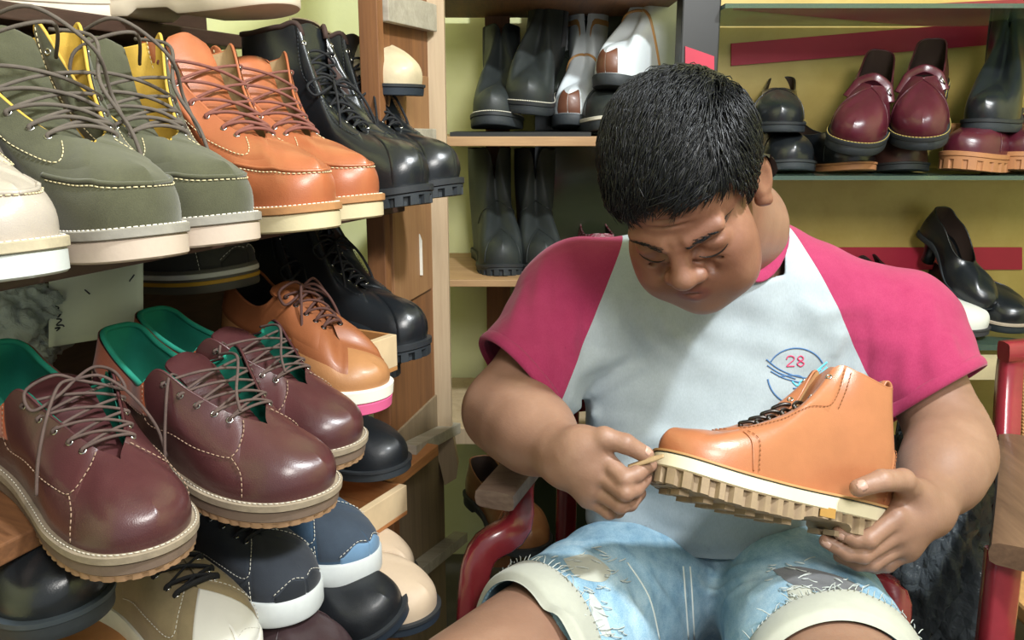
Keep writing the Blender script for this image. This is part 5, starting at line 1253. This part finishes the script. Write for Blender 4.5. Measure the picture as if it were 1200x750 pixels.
# pale tub on the low shelf behind the right arm of the man
def tub():
    t = thing('plastic_tub', 'pale green plastic tub showing under the man\'s pink sleeve', 'tub', (at(655, 505, 1.74).x, 1.80, ZC+.001)); m = MB(); pr = [(.05, 0), (.062, .004), (.072, .06), (.076, .062), (.076, .068), (.070, .069), (.066, .06), (.056, .01), (0, .008)]
    G = np.array([[(r*math.cos(a), r*math.sin(a), z) for a in np.linspace(0, 2*PI, 41)[:-1]] for r, z in pr]); m.grid(G, closed_v=True); m.build('body', plain('tub_green', '#b9c4ad', .5), t, sharp=50); m = MB(); m.torus((0, 0, .070), (0, 0, 1), .072, .003, 40, 6); m.build('lid_rim', plain('tub_rim', '#a5b09a', .5), t)
tub()
# ------------------------------------------------------------------ footwear on the wall shelves
GA, GB, GC = 'boots on the wall shelf', 'shoes on the glass shelf', 'shoes on the low glass shelf'
def up(name, label, px, py, Y, yaw, pitch, roll=0, group=None, cat='shoe', ax=.285): return sy(name, label, px, py, Y, yaw, pitch, roll, ax, group, cat)
MAT = leather('black_matt', '#272c2b', .55, .25, .03)
chelsea(up('chelsea_boot', 'left of two leaning black ankle boots with a pale welt line, by the post', 574, 152, 1.70, 96, 0, 0, GA, 'boot'), 1)
chelsea(up('chelsea_boot', 'right leaning black ankle boot, tilted outward with its pale welt showing', 617, 140, 1.70, 98, 10, -5, GA, 'boot'), -1)
chelsea(up('engineer_boot', 'left upright black pull-on boot on the second wall shelf', 588, 329, 1.70, 84, 0, 0, GA, 'boot'), 1, 'engineer', wst=False, lug=(40, .005, .7))
chelsea(up('engineer_boot', 'right upright black pull-on boot, half behind the man\'s pink shoulder', 641, 329, 1.71, 84, 0, 0, GA, 'boot'), -1, 'engineer', wst=False, lug=(40, .005, .7))
WHT = leather('white_leather', '#cfd6d8', .4, .06, .1); GLD = leather('gold_leather', '#b98a52', .4, .1, .2); BRN = leather('brown_tip', '#6a4230', .45)
def cowboy(root, sg):
    s = Shoe(root, 'engineer', .27, .044, (.034, .022), sg, .01, .004, lift=1.05, wide=.85); s.upper(WHT); s.lining(plain('lining_pale', '#bfae98', .9), 6.6, .2); s.rim(WHT, .002); s.insole(INS)
    s.patch('trim_band', GLD, (0, 6.7), (.80, .85), .001); s.patch('toe_tip', BRN, (9.7, 11), (0, .6), .0012); s.line([(5.0, .05), (6.2, .40), (7.2, .72), (7.7, 1)], GLD, 'vamp_trim', r=.003, solid=True); s.line([(2.2, .05), (2.2, .95)], GLD, 'side_trim', r=.0016, solid=True)
    s.sole('outsole', BLK_R, 0, 1.0, .005, .0015, arch=.55)
cowboy(up('western_boot', 'left white western boot with gold trim, standing on the wall shelf', 664, 152, 1.76, 106, 0, 0, GA, 'boot', .27), 1)
cowboy(up('western_boot', 'right white western boot with brown toe tip, raised above the other white boot', 710, 106, 1.70, 126, 2, 0, GA, 'boot', .27), -1)
loafer(up('leather_shoe', 'black shoe with a cream welt peeking over the man\'s hair', 722, 156, 1.68, 80, 0, 0, GA), 1, MAT, BLK_R, welt_hx='#cfcaba', T=(.03, .026))
loafer(up('leather_shoe', 'dark shoe standing in the shade between the black and white boots', 652, 132, 1.88, 95, 30, 0, GA), 1, leather('leather_moss', '#20261f', .5), plain('sole_bone', '#d0c2ae', .6))
PLAID = NT('plaid_red'); w1 = PLAID.new('ShaderNodeTexChecker', Scale=90); w1.inputs['Color1'].default_value = lin('#8c1f3c'); w1.inputs['Color2'].default_value = lin('#d8c8c8'); PLAID.l.new(PLAID.tc.outputs['Object'], w1.inputs['Vector']); PLAID.set(Base_Color=PLAID.mix(.45, lin('#8a1c3a'), w1.outputs[0]), Roughness=.7)
loafer(up('slip_on_shoe', 'red checked slip-on between the black boots and the man\'s head', 706, 328, 1.72, 92, 0, 0, GA), 1, PLAID.m, BLK_R)
# glass shelf, right bay
BUR = leather('burgundy', '#4d1a26', .30, .2, .3)
loafer(up('leather_shoe', 'lower black loafer by the cabinet post, under another black shoe', 930, 204, 1.68, 92, 0, 0, GB), 1, BLK, BLK_R, T=(.026, .02))
loafer(up('leather_shoe', 'upper black loafer stacked on the other black shoe by the man\'s head', 915, 160, 1.70, 104, 6, 0, GB), -1, BLK, BLK_R, T=(.026, .02))
loafer(up('leather_shoe', 'black shoe with tan sole under the left burgundy strap shoe', 1010, 204, 1.68, 80, 0, 0, GB), 1, BLK, plain('sole_tan', '#a5714a', .6), welt_hx='#a5714a')
loafer(up('leather_shoe', 'dark brown shoe under the right burgundy strap shoe', 1066, 204, 1.68, 92, 0, 0, GB), 1, leather('leather_umber', '#4d332c', .4), BLK_R)
loafer(up('strap_shoe', 'left burgundy strap shoe with yellow welt stitch, tilted on its side', 988, 186, 1.64, 122, 22, -12, GB), 1, BUR, BLK_R, style='mary', strap=True, stitch='#b9a458', T=(.034, .026))
loafer(up('strap_shoe', 'right burgundy strap shoe with buckle, toe pointing straight out', 1078, 182, 1.63, 113, 26, 0, GB), -1, BUR, BLK_R, style='mary', strap=True, stitch='#b9a458', T=(.034, .026))
TANS = plain('sole_tan', '#a5714a', .6)
loafer(up('leather_shoe', 'burgundy shoe on a thick tan sole, beneath the shiny black boot', 1115, 203, 1.66, 142, 0, 0, GB), 1, BUR, TANS, T=(.04, .034), welt_hx='#a5714a', lug=(30, .003, .7))
loafer(up('leather_shoe', 'second burgundy shoe on a tan sole at the photo\'s right edge', 1196, 204, 1.66, 120, 0, 0, GB), -1, BUR, TANS, T=(.04, .034), welt_hx='#a5714a', lug=(30, .003, .7))
chelsea(up('ankle_boot', 'shiny black ankle boot standing on the burgundy tan-soled shoes', 1148, 160, 1.68, 128, 6, 0, GB, 'boot'), 1, um=BLK, wst=False)
slab('insole_piece', at(1120, 156, 1.80), (.045, .05, .04), plain('insole_tan', '#b98048', .6), bevel=.008, label='small orange-tan leather piece left of the shiny black boot', cat='leather')
# low glass shelf
def pump():
    r = up('high_heeled_shoe', 'black high-heeled court shoe standing behind the white shoe', 1160, 374, 1.76, 66, 30, 0, GC, ax=.24); top = [list(q) for q in TOPS['slip']]; s = Shoe(r, top, .225, .040, (.060, .010), 1, .006, .004, m='low', lift=.9); s.upper(BLK); s.lining(plain('lining_umber', '#3a2a22', .85), 7.4, .15); s.rim(BLK, .0018, 0, 8); s.insole(INS)
    s.sole('outsole', BLK_R, .80, 1.0, .002, .0008); mb = MB(); G = np.array([[(.030+w*math.cos(a)+sh_, w*1.1*math.sin(a), z) for a in np.linspace(0, 2*PI, 17)[:-1]] for w, z, sh_ in ((.014, 0, .012), (.014, .02, .008), (.018, .04, .002), (.024, .052, 0))]); mb.grid(G, closed_v=True); mb.f += [tuple(range(16))[::-1]]; mb.mi += [0]; mb.build('heel', BLK, r)
pump()
WF = plain('white_foam', '#dcdcd4', .6, .04); loafer(up('slip_on_shoe', 'white rounded slip-on shoe under the black high heel', 1158, 397, 1.74, 35, 4, 0, GC), 1, leather('white_soft', '#dcdcd4', .6, .04, 0), plain('sole_charcoal', '#3a393c', .7), welt_hx='#3a393c')
loafer(up('leather_shoe', 'dark plum shoe heel just behind the man\'s pink sleeve', 1082, 372, 1.80, 60, 0, 0, GC), 1, leather('leather_plum', '#3a2a2c', .4), BLK_R, style='derby')
loafer(up('leather_shoe', 'black shoe with a pale welt at the right edge above the rattan chair', 1195, 396, 1.74, 75, 10, 0, GC), 1, BLK, BLK_R, welt_hx='#b5a592', T=(.03, .022))
loafer(sy('leather_shoe', 'tan shoe on the floor seen through the red chair arm', 622, 655, 1.40, 70, 0), 1, leather('leather_tan_dull', '#8a5a34', .5), BLK_R)
# ------------------------------------------------------------------ light and picture
w = bpy.data.worlds.new('world'); SC.world = w; w.use_nodes = True; bg = w.node_tree.nodes['Background']; bg.inputs[0].default_value = (.88, .95, 1, 1); bg.inputs[1].default_value = .6
def lamp(name, loc, size, energy, tgt, col=(1, 1, 1), sy_=None):
    ld = bpy.data.lights.new(name, 'AREA'); ld.energy = energy; ld.shape = 'RECTANGLE'; ld.size = size; ld.size_y = sy_ or size; ld.color = col; o = bpy.data.objects.new(name, ld); COL.objects.link(o); o.location = loc
    o.rotation_euler = (Vector(tgt)-Vector(loc)).to_track_quat('-Z', 'Y').to_euler(); return o
lamp('tube_lamp', (.85, .30, 2.3), .16, 50, (.2, 1.0, .9), (.93, .98, 1), .12)
lamp('shop_lamp', (.45, -.5, 1.9), .5, 30, (0, 1.2, .9), (1, .97, .92))
SC.view_settings.view_transform = 'Standard'; SC.view_settings.look = 'None'; SC.view_settings.gamma = 1; SC.view_settings.use_curve_mapping = False; SC.view_settings.exposure = 0
